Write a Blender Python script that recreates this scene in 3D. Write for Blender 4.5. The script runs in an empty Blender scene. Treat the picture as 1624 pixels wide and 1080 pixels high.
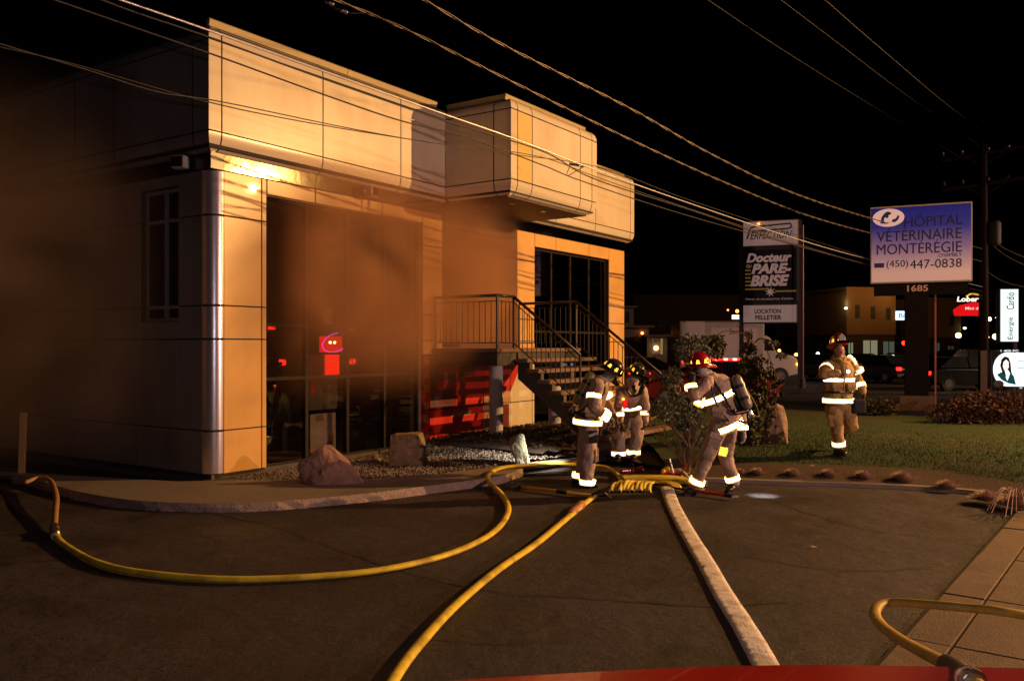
import bpy, bmesh, math, random
from mathutils import Vector, Matrix, Quaternion
from math import radians as R, sin, cos, pi
random.seed(7)
S = bpy.context.scene
COL = S.collection

# ------------------------------------------------------------------ camera
H = 1.95                     # eye height
F = 1366.0                   # focal length in photo pixels (photo 1624 wide)
cd = bpy.data.cameras.new('camera')
cd.sensor_width = 36.0
cd.lens = 36.0 * F / 1624.0
cd.shift_y = 8.0 / 1624.0
cd.clip_end = 600
cam = bpy.data.objects.new('camera', cd)
cam.location = (0, 0, H)
cam.rotation_euler = (R(90), 0, 0)
COL.objects.link(cam)
S.camera = cam

# ------------------------------------------------------------------ night sky
w = bpy.data.worlds.new('World'); S.world = w; w.use_nodes = True
nt = w.node_tree
bg = nt.nodes['Background']
sky = nt.nodes.new('ShaderNodeTexSky'); sky.sky_type = 'NISHITA'; sky.sun_disc = False
sky.sun_elevation = R(-4); sky.sun_rotation = R(250)
nt.links.new(sky.outputs[0], bg.inputs[0]); bg.inputs[1].default_value = 0.006

# ------------------------------------------------------------------ lamps (all are lamps of the place: street lamps, the flash of the photographer)
def point(name, loc, col, watt, rad, parent=None, spot=None, to=None, blend=.5):
    l = bpy.data.lights.new(name, 'SPOT' if spot else 'POINT'); l.energy = watt; l.color = col; l.shadow_soft_size = rad
    if spot: l.spot_size = R(spot); l.spot_blend = blend
    o = bpy.data.objects.new(name, l); o.location = loc; COL.objects.link(o)
    if to is not None: o.rotation_euler = (Vector(to) - Vector(loc)).to_track_quat('-Z', 'Y').to_euler()
    if parent: o.parent = parent
    return o
SODIUM = (1.0, .50, .15)
LAMP1 = (19.5, 14.6, 8.3)
LAMP2 = (34.0, 30.0, 7.6)
point('street_light_near', LAMP1, SODIUM, 20000, .07, spot=124, to=(-3, 10.5, 1.5), blend=.9)
point('street_light_far', LAMP2, (1, .6, .38), 9000, .2, spot=62, to=(9, 43, 1), blend=.8)
point('camera_flash', (.12, -.05, 2.2), (.95, .84, 1.0), 165, .05)
point('fire_engine_work_lamp', (13.5, 3.6, 3.4), (1.0, .57, .43), 3300, .12)
S.view_settings.view_transform = 'Standard'; S.view_settings.look = 'None'
S.view_settings.exposure = 0; S.view_settings.gamma = 1; S.view_settings.use_curve_mapping = False
S.cycles.use_denoising = True
S.cycles.volume_step_rate = 1.0
S.cycles.max_bounces = 6; S.cycles.volume_bounces = 1; S.cycles.transparent_max_bounces = 12
S.cycles.sample_clamp_indirect = 4

# ------------------------------------------------------------------ materials
MATS = {}
def mat(name, col, rough=.6, metal=0, var=.15, scale=6, bump=0, bscale=40, spec=.5, emit=None, estr=0, coat=0, streak=False, dirt=None, dscale=1.5):
    if name in MATS: return MATS[name]
    m = bpy.data.materials.new(name); m.use_nodes = True; n = m.node_tree; b = n.nodes['Principled BSDF']
    b.inputs['Roughness'].default_value = rough; b.inputs['Metallic'].default_value = metal
    b.inputs['Specular IOR Level'].default_value = spec; b.inputs['Coat Weight'].default_value = coat
    tc = n.nodes.new('ShaderNodeTexCoord')
    mp = n.nodes.new('ShaderNodeMapping'); n.links.new(tc.outputs['Object'], mp.inputs[0])
    if streak: mp.inputs['Scale'].default_value = (1, 1, .12)
    no = n.nodes.new('ShaderNodeTexNoise'); no.inputs['Scale'].default_value = scale; no.inputs['Detail'].default_value = 6; no.inputs['Roughness'].default_value = .65
    n.links.new(mp.outputs[0], no.inputs['Vector'])
    cr = n.nodes.new('ShaderNodeValToRGB')
    cr.color_ramp.elements[0].position = .28; cr.color_ramp.elements[1].position = .72
    cr.color_ramp.elements[0].color = (*[c * (1 - var) for c in col], 1)
    cr.color_ramp.elements[1].color = (*[min(1, c * (1 + var)) for c in col], 1)
    n.links.new(no.outputs['Fac'], cr.inputs[0])
    out = cr.outputs[0]
    if dirt:
        n2 = n.nodes.new('ShaderNodeTexNoise'); n2.inputs['Scale'].default_value = dscale; n2.inputs['Detail'].default_value = 8
        n.links.new(tc.outputs['Object'], n2.inputs['Vector'])
        c2 = n.nodes.new('ShaderNodeValToRGB'); c2.color_ramp.elements[0].position = .48; c2.color_ramp.elements[1].position = .68
        n.links.new(n2.outputs['Fac'], c2.inputs[0])
        mx = n.nodes.new('ShaderNodeMixRGB'); mx.inputs[2].default_value = (*dirt, 1)
        mm = n.nodes.new('ShaderNodeMath'); mm.operation = 'MULTIPLY'; mm.inputs[1].default_value = .6
        n.links.new(c2.outputs[0], mm.inputs[0]); n.links.new(mm.outputs[0], mx.inputs[0]); n.links.new(out, mx.inputs[1]); out = mx.outputs[0]
    n.links.new(out, b.inputs['Base Color'])
    if bump:
        nb = n.nodes.new('ShaderNodeTexNoise'); nb.inputs['Scale'].default_value = bscale; nb.inputs['Detail'].default_value = 4
        n.links.new(tc.outputs['Object'], nb.inputs['Vector'])
        bu = n.nodes.new('ShaderNodeBump'); bu.inputs['Strength'].default_value = bump; bu.inputs['Distance'].default_value = .02
        n.links.new(nb.outputs['Fac'], bu.inputs['Height']); n.links.new(bu.outputs[0], b.inputs['Normal'])
    if emit: b.inputs['Emission Color'].default_value = (*emit, 1); b.inputs['Emission Strength'].default_value = estr
    MATS[name] = m; return m
def glass_mat(name, tint, gloss=.12, ior=1.5):
    m = bpy.data.materials.new(name); m.use_nodes = True; n = m.node_tree; n.nodes.clear()
    o = n.nodes.new('ShaderNodeOutputMaterial'); t = n.nodes.new('ShaderNodeBsdfTransparent'); t.inputs[0].default_value = (*tint, 1)
    g = n.nodes.new('ShaderNodeBsdfGlossy'); g.inputs['Roughness'].default_value = .02
    f0 = n.nodes.new('ShaderNodeLayerWeight'); f0.inputs[0].default_value = .5
    f = n.nodes.new('ShaderNodeMath'); f.operation = 'POWER'; f.inputs[1].default_value = 4; n.links.new(f0.outputs['Facing'], f.inputs[0])
    a = n.nodes.new('ShaderNodeMath'); a.operation = 'MULTIPLY_ADD'; a.inputs[1].default_value = .8; a.inputs[2].default_value = gloss; a.use_clamp = True
    no = n.nodes.new('ShaderNodeTexNoise'); no.inputs['Scale'].default_value = .8; no.inputs['Detail'].default_value = 1
    bu = n.nodes.new('ShaderNodeBump'); bu.inputs['Strength'].default_value = .05; bu.inputs['Distance'].default_value = .02
    n.links.new(no.outputs['Fac'], bu.inputs['Height']); n.links.new(bu.outputs[0], g.inputs['Normal'])
    mx = n.nodes.new('ShaderNodeMixShader')
    n.links.new(f.outputs[0], a.inputs[0]); n.links.new(a.outputs[0], mx.inputs[0]); n.links.new(t.outputs[0], mx.inputs[1]); n.links.new(g.outputs[0], mx.inputs[2]); n.links.new(mx.outputs[0], o.inputs[0])
    MATS[name] = m; return m
def retro_mat(name, col, gain=1.0, rough=.35):
    # retroreflective tape: glass beads send light back to where it came from
    m = bpy.data.materials.new(name); m.use_nodes = True; n = m.node_tree; n.nodes.clear()
    o = n.nodes.new('ShaderNodeOutputMaterial'); d = n.nodes.new('ShaderNodeBsdfDiffuse'); d.inputs[0].default_value = (*[c * .6 for c in col], 1)
    g = n.nodes.new('ShaderNodeBsdfGlossy'); g.inputs['Roughness'].default_value = rough; g.inputs[0].default_value = (*col, 1)
    ge = n.nodes.new('ShaderNodeNewGeometry'); n.links.new(ge.outputs['Incoming'], g.inputs['Normal'])
    mx = n.nodes.new('ShaderNodeMixShader'); mx.inputs[0].default_value = gain
    n.links.new(d.outputs[0], mx.inputs[1]); n.links.new(g.outputs[0], mx.inputs[2]); n.links.new(mx.outputs[0], o.inputs[0])
    MATS[name] = m; return m
def emit_mat(name, col, s):
    if name in MATS: return MATS[name]
    m = bpy.data.materials.new(name); m.use_nodes = True; n = m.node_tree; n.nodes.clear()
    o = n.nodes.new('ShaderNodeOutputMaterial'); e = n.nodes.new('ShaderNodeEmission'); e.inputs[0].default_value = (*col, 1); e.inputs[1].default_value = s
    n.links.new(e.outputs[0], o.inputs[0]); MATS[name] = m; return m

panel_m = mat('cladding', (.74, .64, .50), .33, var=.10, scale=2.2, dirt=(.50, .38, .24), dscale=.9, bump=.05, bscale=2, streak=True)
panel_y = mat('cladding_yellow', (.70, .50, .16), .4, var=.05, scale=1)
wall_m = mat('lower_cladding', (.80, .47, .16), .3, var=.07, scale=1.3, dirt=(.55, .33, .13), dscale=1.1, bump=.05, bscale=3, coat=.15)
corner_m = mat('corner_metal', (.9, .82, .84), .27, .85, var=.05, scale=1)
roundp = mat('cladding_round', (.74, .66, .54), .22, var=.04, scale=.8, coat=.4)
joint_m = mat('joint_shadow_gap', (.03, .025, .02), .8)
mirror_m = mat('polished_metal_band', (.34, .32, .24), .08, 1, var=.35, scale=3, bump=.09, bscale=4)
dark_m = mat('dark_metal', (.025, .022, .02), .4)
frame_m = mat('bronze_frame', (.022, .015, .012), .55, .0, spec=.2)
flash_m = mat('roof_flashing', (.42, .33, .17), .5, var=.1)
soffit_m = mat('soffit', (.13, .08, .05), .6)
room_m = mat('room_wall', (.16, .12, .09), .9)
def asphalt_mat():
    m = bpy.data.materials.new('asphalt'); m.use_nodes = True; n = m.node_tree; b = n.nodes['Principled BSDF']; L = n.links.new
    tc = n.nodes.new('ShaderNodeTexCoord')
    def ns(sc, det, r=.6):
        x = n.nodes.new('ShaderNodeTexNoise'); x.inputs['Scale'].default_value = sc; x.inputs['Detail'].default_value = det; x.inputs['Roughness'].default_value = r; L(tc.outputs['Object'], x.inputs['Vector']); return x.outputs['Fac']
    def ramp(fac, a, b_, c0, c1):
        r = n.nodes.new('ShaderNodeValToRGB'); r.color_ramp.elements[0].position = a; r.color_ramp.elements[1].position = b_; r.color_ramp.elements[0].color = (*c0, 1); r.color_ramp.elements[1].color = (*c1, 1); L(fac, r.inputs[0]); return r.outputs[0]
    def mix(t, a, b_, f):
        x = n.nodes.new('ShaderNodeMixRGB'); x.blend_type = t; x.inputs[0].default_value = f if not hasattr(f, 'links') else 1
        if hasattr(f, 'links'): L(f, x.inputs[0])
        L(a, x.inputs[1]); L(b_, x.inputs[2]); return x.outputs[0]
    base = ramp(ns(20, 9, .85), .38, .64, (.021, .0165, .018), (.074, .056, .058))
    patch = ramp(ns(.45, 5, .6), .40, .62, (.50, .49, .50), (1.1, 1.06, 1.08))
    stain = ramp(ns(1.9, 6, .7), .56, .70, (1, 1, 1), (.55, .52, .5))
    vo = n.nodes.new('ShaderNodeTexVoronoi'); vo.inputs['Scale'].default_value = 38; L(tc.outputs['Object'], vo.inputs['Vector'])
    spk = ramp(vo.outputs['Distance'], .08, .26, (3.2, 2.9, 2.7), (1, 1, 1))
    c = mix('MULTIPLY', base, patch, 1); c = mix('MULTIPLY', c, stain, .8); c = mix('MULTIPLY', c, spk, 1); L(c, b.inputs['Base Color'])
    ro = ramp(ns(.9, 4), .4, .65, (.55,) * 3, (.9,) * 3); L(ro, b.inputs['Roughness'])
    bu = n.nodes.new('ShaderNodeBump'); bu.inputs['Strength'].default_value = .9; bu.inputs['Distance'].default_value = .012; L(ns(75, 5, .7), bu.inputs['Height'])
    b2 = n.nodes.new('ShaderNodeBump'); b2.inputs['Strength'].default_value = .6; b2.inputs['Distance'].default_value = .06; L(ns(3, 5, .6), b2.inputs['Height']); L(bu.outputs[0], b2.inputs['Normal']); L(b2.outputs[0], b.inputs['Normal'])
    return m
asphalt = asphalt_mat()
side_m = mat('shaded_side_cladding', (.26, .24, .23), .5, var=.2, scale=1.2, dirt=(.12, .11, .105), dscale=.8, streak=True)  # side wall's shade is put into this darker cladding colour
conc = mat('concrete', (.24, .2, .16), .85, var=.12, scale=9, bump=.3, bscale=60, dirt=(.13, .11, .09), dscale=.9)
pave_m = mat('pavement_concrete', (.15, .10, .065), .85, var=.25, scale=12, bump=.4, bscale=60, dirt=(.08, .055, .04), dscale=1.3)
concp = mat('concrete_pink_edge', (.32, .24, .22), .9, var=.3, scale=18, bump=.6, bscale=40)
colm = mat('column_concrete', (.5, .47, .47), .8, var=.12, scale=14, bump=.2, bscale=30)
gravel_m = mat('gravel_base', (.13, .1, .08), .95, var=.6, scale=45, bump=1, bscale=60)
peb_m = mat('pebble', (.22, .17, .14), .8, var=.5, scale=3)
lawn_m = mat('lawn', (.020, .042, .006), .95, var=.45, scale=6, bump=1, bscale=70, dirt=(.07, .045, .02), dscale=.5)
soil_m = mat('mulch', (.055, .03, .02), .95, var=.5, scale=30, bump=1, bscale=50)
dirt_m = mat('dark_ground', (.018, .016, .012), .95, var=.4, scale=1)
rockp = mat('pink_granite', (.36, .2, .16), .8, var=.35, scale=5, bump=.8, bscale=14, dirt=(.16, .1, .09), dscale=3)
rockt = mat('tan_rock', (.3, .2, .13), .85, var=.35, scale=7, bump=.9, bscale=18, dirt=(.15, .09, .06), dscale=4)
rockg = mat('pale_rock', (.32, .27, .2), .85, var=.35, scale=7, bump=.9, bscale=18)
hose_y = mat('yellow_hose', (.85, .64, .04), .55, var=.16, scale=14, bump=.15, bscale=150, dirt=(.22, .13, .03), dscale=4.5)
hose_f = mat('folded_yellow_hose', (.78, .62, .08), .6, var=.2, scale=14, bump=.2, bscale=120)
hose_w = mat('white_hose', (.86, .78, .68), .7, var=.12, scale=20, bump=.3, bscale=60, dirt=(.4, .3, .22), dscale=6)
brass = mat('metal_coupling', (.6, .5, .4), .3, 1)
black = mat('black_rubber', (.015, .014, .014), .5)
blackp = mat('black_plastic', (.02, .02, .02), .3)
red_p = mat('red_paint', (.35, .012, .006), .3, var=.12, scale=2, coat=.4)
red_h = mat('red_helmet', (.42, .006, .012), .25, coat=.5)
silver = mat('bright_metal', (.6, .6, .62), .25, 1)
gear_m = mat('turnout_tan', (.58, .41, .32), .85, var=.22, scale=7, bump=.9, bscale=22, dirt=(.16, .1, .07), dscale=5)
gear_k = mat('turnout_khaki', (.5, .34, .13), .85, var=.22, scale=7, bump=.9, bscale=22, dirt=(.18, .11, .05), dscale=5)
skin_m = mat('skin', (.5, .28, .2), .5)
glove_m = mat('glove_leather', (.1, .07, .05), .7, bump=.4)
glove_w = mat('glove_pale', (.5, .45, .42), .7, bump=.4)
hair_m = mat('dark_hair', (.02, .014, .01), .6)
hood_m = mat('pale_hood', (.5, .47, .43), .8, bump=.4, bscale=20)
tank_y = mat('tank_yellow', (.4, .3, .09), .3, var=.1, coat=.3)
tank_g = mat('tank_grey', (.28, .22, .16), .3, var=.15, coat=.4)
retro = retro_mat('reflective_tape', (1, .95, .97), .8, .21)
retro_y = retro_mat('reflective_yellow', (.95, .62, .05), .6, .21)
wood = mat('weathered_wood', (.33, .19, .08), .8, var=.3, scale=5, bump=.4, streak=True)
bark = mat('bark', (.12, .08, .05), .9, var=.4, scale=10, bump=1, bscale=20)
glass = glass_mat('window_glass', (.74, .72, .7), .07)
glass_d = glass_mat('dark_glass', (.10, .10, .10), .08)

# ------------------------------------------------------------------ object helpers
def link(o, parent=None):
    COL.objects.link(o)
    if parent: o.parent = parent
    return o
def setp(o, label=None, cat=None, group=None, kind=None):
    if label: o['label'] = label
    if cat: o['category'] = cat
    if group: o['group'] = group
    if kind: o['kind'] = kind
    return o
def thing(name, label, cat, loc=(0, 0, 0), rz=0, group=None):
    o = bpy.data.objects.new(name, None); o.location = loc; o.rotation_euler = (0, 0, rz); o.empty_display_size = .2
    link(o); return setp(o, label, cat, group)
def obj(name, bm, m, parent=None, smooth=False, loc=None, rz=None):
    me = bpy.data.meshes.new(name); bmesh.ops.recalc_face_normals(bm, faces=bm.faces); bm.to_mesh(me); bm.free()
    ms = m if isinstance(m, (list, tuple)) else [m]
    for x in ms: me.materials.append(x)
    if smooth:
        for p in me.polygons: p.use_smooth = True
    o = bpy.data.objects.new(name, me)
    if loc is not None: o.location = loc
    if rz is not None: o.rotation_euler = (0, 0, rz)
    return link(o, parent)
def dup(o, parent, loc=None, rot=None, scale=None):
    c = o.copy(); COL.objects.link(c); c.parent = parent
    if loc is not None: c.location = loc
    if rot is not None: c.rotation_euler = rot
    if scale is not None: c.scale = scale
    return c
def tree_copy(o, loc=None, rz=None, label=None, parent=None):
    c = o.copy(); COL.objects.link(c); c.parent = parent
    if loc is not None: c.location = loc
    if rz is not None: c.rotation_euler = (0, 0, rz)
    if label: c['label'] = label
    for ch in list(o.children): tree_copy(ch, parent=c)
    return c
def B(): return bmesh.new()
def box(bm, x0, x1, y0, y1, z0, z1, bev=0):
    vs = [bm.verts.new(p) for p in ((x0, y0, z0), (x1, y0, z0), (x1, y1, z0), (x0, y1, z0), (x0, y0, z1), (x1, y0, z1), (x1, y1, z1), (x0, y1, z1))]
    fs = [bm.faces.new([vs[i] for i in q]) for q in ((0, 3, 2, 1), (4, 5, 6, 7), (0, 1, 5, 4), (1, 2, 6, 5), (2, 3, 7, 6), (3, 0, 4, 7))]
    if bev:
        es = list({e for f in fs for e in f.edges})
        bmesh.ops.bevel(bm, geom=es, offset=bev, segments=1 if bev < .02 else 2, affect='EDGES', profile=.6)
    return bm
def basis(d):
    d = Vector(d).normalized(); a = Vector((0, 0, 1)) if abs(d.z) < .9 else Vector((0, 1, 0))
    x = a.cross(d).normalized(); return x, d.cross(x).normalized(), d
def tube(bm, pts, rad, n=8, cap=True, flat=1.0, up=None):
    """swept tube through pts; rad number or list; flat scales the vertical semi-axis"""
    rings = []; P = [Vector(p) for p in pts]
    for i, p in enumerate(P):
        d = (P[min(i + 1, len(P) - 1)] - P[max(i - 1, 0)]).normalized()
        if up is None: x, y, _ = basis(d)
        else:
            x = d.cross(Vector(up)).normalized(); y = x.cross(d).normalized()
        r = rad[i] if isinstance(rad, (list, tuple)) else rad
        fl = flat[i] if isinstance(flat, (list, tuple)) else flat
        rings.append([bm.verts.new(p + x * r * cos(2 * pi * k / n) + y * r * fl * sin(2 * pi * k / n)) for k in range(n)])
    for a, b in zip(rings, rings[1:]):
        for k in range(n): bm.faces.new((a[k], a[(k + 1) % n], b[(k + 1) % n], b[k]))
    if cap: bm.faces.new(rings[0][::-1]); bm.faces.new(rings[-1])
    return bm
def cyl(bm, a, b, r0, r1=None, n=12): return tube(bm, [a, b], [r0, r0 if r1 is None else r1], n)
def catmull(pts, k=6):
    P = [Vector(p) for p in pts]; P = [P[0] * 2 - P[1]] + P + [P[-1] * 2 - P[-2]]; out = []
    for i in range(1, len(P) - 2):
        for j in range(k):
            t = j / k; a, b, c, d = P[i - 1:i + 3]
            out.append(.5 * ((2 * b) + (c - a) * t + (2 * a - 5 * b + 4 * c - d) * t * t + (3 * b - a - 3 * c + d) * t ** 3))
    out.append(P[-2]); return out
def ball(bm, c, r, seg=12, rings=8, sc=(1, 1, 1), rot=None):
    M = Matrix.Translation(Vector(c)) @ (rot.to_4x4() if rot else Matrix.Identity(4)) @ Matrix.Diagonal((r * sc[0], r * sc[1], r * sc[2], 1))
    bmesh.ops.create_uvsphere(bm, u_segments=seg, v_segments=rings, radius=1, matrix=M); return bm
def ico(bm, c, r, sub=2, sc=(1, 1, 1)):
    M = Matrix.Translation(Vector(c)) @ Matrix.Diagonal((r * sc[0], r * sc[1], r * sc[2], 1))
    return bmesh.ops.create_icosphere(bm, subdivisions=sub, radius=1, matrix=M)['verts']
def poly(bm, pts): return bm.faces.new([bm.verts.new(p) for p in pts])
def prism(bm, outline, y0, y1):
    """outline in (x,z), extruded along y"""
    a = [bm.verts.new((x, y0, z)) for x, z in outline]; b = [bm.verts.new((x, y1, z)) for x, z in outline]
    bm.faces.new(a); bm.faces.new(b[::-1]); n = len(a)
    for i in range(n): bm.faces.new((a[i], b[i], b[(i + 1) % n], a[(i + 1) % n]))
    return bm
_fonts = {}
def text(body, m, parent, cx, cz, y, width=None, height=None, name='lettering', shear=0, bold=0, face='front', spacing=1.0, fit='both'):
    """flat printed lettering as mesh, in the parent's xz plane facing -y"""
    cu = bpy.data.curves.new('t', 'FONT'); cu.body = body; cu.size = 1; cu.shear = shear; cu.offset = bold; cu.space_character = spacing; cu.resolution_u = 3
    to = bpy.data.objects.new('t', cu); COL.objects.link(to)
    dg = bpy.context.evaluated_depsgraph_get(); me = bpy.data.meshes.new_from_object(to.evaluated_get(dg))
    bpy.data.objects.remove(to); me.name = name
    xs = [v.co.x for v in me.vertices]; ys = [v.co.y for v in me.vertices]
    w0, h0 = max(xs) - min(xs), max(ys) - min(ys)
    sy = height / h0 if height else width / w0
    sx = width / w0 if width else sy
    mx, my = (max(xs) + min(xs)) / 2, (max(ys) + min(ys)) / 2
    for v in me.vertices: v.co = Vector(((v.co.x - mx) * sx, 0, (v.co.y - my) * sy))
    me.materials.clear(); me.materials.append(m)
    o = bpy.data.objects.new(name, me); o.location = (cx, y, cz); link(o, parent)
    return o
def serif_text(body, m, parent, cx, cz, y, width, height, name='lettering'):
    o = text(body, m, parent, cx, cz, y, width, height, name, bold=.0)
    return o
# ================================================================== GROUND
AL = math.atan(923 / 1366)
D1 = Vector((sin(AL), cos(AL), 0)); D2 = Vector((-cos(AL), sin(AL), 0))
C0 = Vector((-4.1554, 11.9, 0))
ROT = pi / 2 - AL
def W(u, v, z=0): return C0 + D1 * u + D2 * v + Vector((0, 0, z))
def G(px, py, z=0):
    """point of the horizontal plane z seen at photo pixel px,py (used to survey the ground plan)"""
    t = F * (H - z) / (py - 548.0); return Vector((t * (px - 812) / F, t, z))
def AT(px, py, Y): return Vector((Y * (px - 812) / F, Y, H + Y * (548.0 - py) / F))

def sheet(name, pts, m, z0=None, thick=0, kind='structure', label=None, sidem=None, sub=0):
    bm = B(); vs = [bm.verts.new(p) for p in pts]; f = bm.faces.new(vs)
    if f.normal.z < 0: f.normal_flip()
    if thick:
        r = bmesh.ops.extrude_face_region(bm, geom=[f]); 
        for e in r['geom']:
            if isinstance(e, bmesh.types.BMVert): e.co.z -= thick
    if sidem:
        bm.normal_update()
    o = obj(name, bm, [m, sidem] if sidem else m)
    if sidem:
        for p in o.data.polygons:
            if abs(p.normal.z) < .5: p.material_index = 1
    setp(o, kind=kind, label=label); return o
bm = B(); box(bm, -160, 200, -40, 260, -.5, -.02); setp(obj('ground', bm, dirt_m), kind='structure')
# asphalt driveway with gentle unevenness
bm = B(); NX, NY = 90, 60
gx = [-30 + 60 * i / NX for i in range(NX + 1)]; gy = [-6 + 26 * j / NY for j in range(NY + 1)]
from mathutils import noise
def gz(x, y): return .012 * noise.noise(Vector((x * .35, y * .35, 0)))
vv = [[bm.verts.new((x, y, gz(x, y) - .006)) for x in gx] for y in gy]
for j in range(NY):
    for i in range(NX): bm.faces.new((vv[j][i], vv[j][i + 1], vv[j + 1][i + 1], vv[j + 1][i]))
setp(obj('asphalt', bm, asphalt, smooth=True), kind='structure')
# cracks, patch and leaves on the asphalt
tar = mat('tar_seam', (.02, .018, .017), .6)
def crack(pts, w=.012):
    bm = B(); P = catmull([G(*p) for p in pts], 8)
    for p in P: p += Vector((random.uniform(-.02, .02), random.uniform(-.02, .02), 0))
    L = []
    for i, p in enumerate(P):
        d = (P[min(i + 1, len(P) - 1)] - P[max(0, i - 1)]).normalized(); n = Vector((-d.y, d.x, 0)) * w * random.uniform(.4, 1)
        z = gz(p.x, p.y) + .003
        L.append((bm.verts.new((p.x + n.x, p.y + n.y, z)), bm.verts.new((p.x - n.x, p.y - n.y, z))))
    for a, b in zip(L, L[1:]): bm.faces.new((a[0], b[0], b[1], a[1]))
    setp(obj('road_crack', bm, tar), kind='structure')
crack([(330, 812), (420, 830), (480, 850), (640, 905), (800, 940), (900, 945), (1100, 960), (1250, 955)])
crack([(0, 895), (60, 890), (120, 885), (170, 880)]); crack([(620, 1000), (760, 1020), (900, 1015)], .008)
crack([(1240, 800), (1340, 830), (1460, 850), (1540, 856)], .01); crack([(1180, 880), (1330, 905), (1480, 900)], .008)

# raised apron round the corner of the building
apr = [(20, 764), (60, 772), (110, 788), (180, 802), (250, 809), (330, 811), (420, 809), (500, 803), (580, 795), (660, 785), (740, 774), (800, 764), (830, 752)]
front = [G(x, y) + Vector((0, 0, .10)) for x, y in apr]
front = catmull(front, 4)
back = [W(5.6, -3.35, .10), W(4.2, -2.75, .10), W(3.0, -2.45, .10), W(1.9, -2.2, .10), W(1.0, -1.55, .10), W(.55, -.9, .10), W(.2, -.35, .10), W(-.35, .25, .10), W(-.9, 2.0, .10), W(-1.6, 4.6, .10), W(-4.0, 4.0, .10)]
bm = B(); top = [bm.verts.new(p) for p in front]; 
rim = [bm.verts.new(p + Vector((random.uniform(-.03, .03), -.03 + random.uniform(-.02, .02), -.05))) for p in front]
low = [bm.verts.new(p + Vector((random.uniform(-.03, .03), -.05 + random.uniform(-.02, .02), -.16))) for p in front]
bk = [bm.verts.new(p) for p in back]
f = bm.faces.new(top + bk)
for i in range(len(top) - 1):
    a = bm.faces.new((top[i], rim[i], rim[i + 1], top[i + 1])); b = bm.faces.new((rim[i], low[i], low[i + 1], rim[i + 1])); a.material_index = 1; b.material_index = 1
o = obj('pavement_apron', bm, [conc, concp]); setp(o, kind='structure')
bm = B(); bv = [bm.verts.new(p) for p in back]; bl = [bm.verts.new(p - Vector((0, 0, .13))) for p in back]
for i in range(len(bv) - 1): bm.faces.new((bv[i], bl[i], bl[i + 1], bv[i + 1]))
setp(obj('pavement_edge', bm, conc), kind='structure')

# gravel bed rising to a mound along the facade
def bedz(u, v):
    t = max(0, min(1, (u - 3.3) / 2.2)) ; s = max(0, min(1, (v + 3.3) / 1.4))
    return .085 + .20 * t * s + .012 * noise.noise(Vector((u * 3, v * 3, 0)))
bm = B(); N = 46; M_ = 28
g2 = [[bm.verts.new(W(-.1 + 6.0 * i / N, -3.4 + 3.5 * j / M_, bedz(-.1 + 6.0 * i / N, -3.4 + 3.5 * j / M_))) for i in range(N + 1)] for j in range(M_ + 1)]
def inbed(u, v):
    lim = [(-.4, -.1), (.2, -.33), (.55, -.88), (1.0, -1.5), (1.9, -2.15), (3.0, -2.4), (4.2, -2.7), (5.6, -3.3), (6.2, -3.4)]
    for (a, b), (c, d) in zip(lim, lim[1:]):
        if a <= u <= c: return v >= b + (d - b) * (u - a) / (c - a)
    return False
for j in range(M_):
    for i in range(N):
        u = -.1 + 6.0 * (i + .5) / N; v = -3.4 + 3.5 * (j + .5) / M_
        if inbed(u, v - .1): bm.faces.new((g2[j][i], g2[j][i + 1], g2[j + 1][i + 1], g2[j + 1][i]))
bmesh.ops.delete(bm, geom=[v for v in bm.verts if not v.link_faces], context='VERTS')
setp(obj('gravel_bed', bm, gravel_m, smooth=True), kind='structure')
bm = B()
for k in range(9000):
    u = random.uniform(.3, 5.9); v = random.uniform(-3.3, -.02)
    if not inbed(u, v): continue
    if u > 4.4 and random.random() < .55: continue
    s = random.uniform(.012, .032); c = W(u, v, bedz(u, v) + s * .2)
    q = Quaternion(Vector((random.random(), random.random(), random.random() + .1)).normalized(), random.uniform(0, 6)).to_matrix()
    vs = [bm.verts.new(c + q @ Vector(p)) for p in ((s, 0, 0), (-s, 0, 0), (0, s, 0), (0, -s, 0), (0, 0, s * .6), (0, 0, -s * .6))]
    for a, b_, c_ in ((0, 2, 4), (2, 1, 4), (1, 3, 4), (3, 0, 4), (2, 0, 5), (1, 2, 5), (3, 1, 5), (0, 3, 5)): bm.faces.new((vs[a], vs[b_], vs[c_]))
setp(obj('gravel', bm, peb_m), 'loose brown pebbles spread over the bed in front of the windows', kind='stuff')
# ground behind the bed, under the stairs
def terr(x, y):
    return .0
# lawn: grass rises gently away from the kerb
kerb = [(1080, 762), (1170, 765), (1250, 768), (1330, 770), (1420, 774), (1500, 779), (1560, 785), (1624, 795), (1700, 806)]
K = catmull([G(x, y) for x, y in kerb], 4)
Kx = [p.x for p in K]
def kerb_y(x):
    for a, b in zip(K, K[1:]):
        if a.x <= x <= b.x: return a.y + (b.y - a.y) * (x - a.x) / (b.x - a.x)
    return K[0].y if x < K[0].x else K[-1].y - (x - K[-1].x) * .9
def lawn_z(x, y):
    d = y - kerb_y(x)
    return .045 + .22 * max(0, min(1, (d - .1) / 1.6)) + .02 * noise.noise(Vector((x * .7, y * .7, 3)))
bm = B()
xs = [2.35 + .3 * i for i in range(0, 120)]; ds = [0, .12, .3, .6, .95, 1.1, 1.4, 1.9, 2.6, 3.6, 5, 7, 9.5, 13]
rows = [[bm.verts.new((x + (0 if d < 3 else (d - 3) * .0), kerb_y(x) + d, lawn_z(x, kerb_y(x) + d))) for x in xs] for d in ds]
for j in range(len(ds) - 1):
    for i in range(len(xs) - 1):
        if xs[i] > 26: continue
        f = bm.faces.new((rows[j][i], rows[j][i + 1], rows[j + 1][i + 1], rows[j + 1][i])); f.material_index = 1 if ds[j + 1] <= 1.0 else 0
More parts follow.
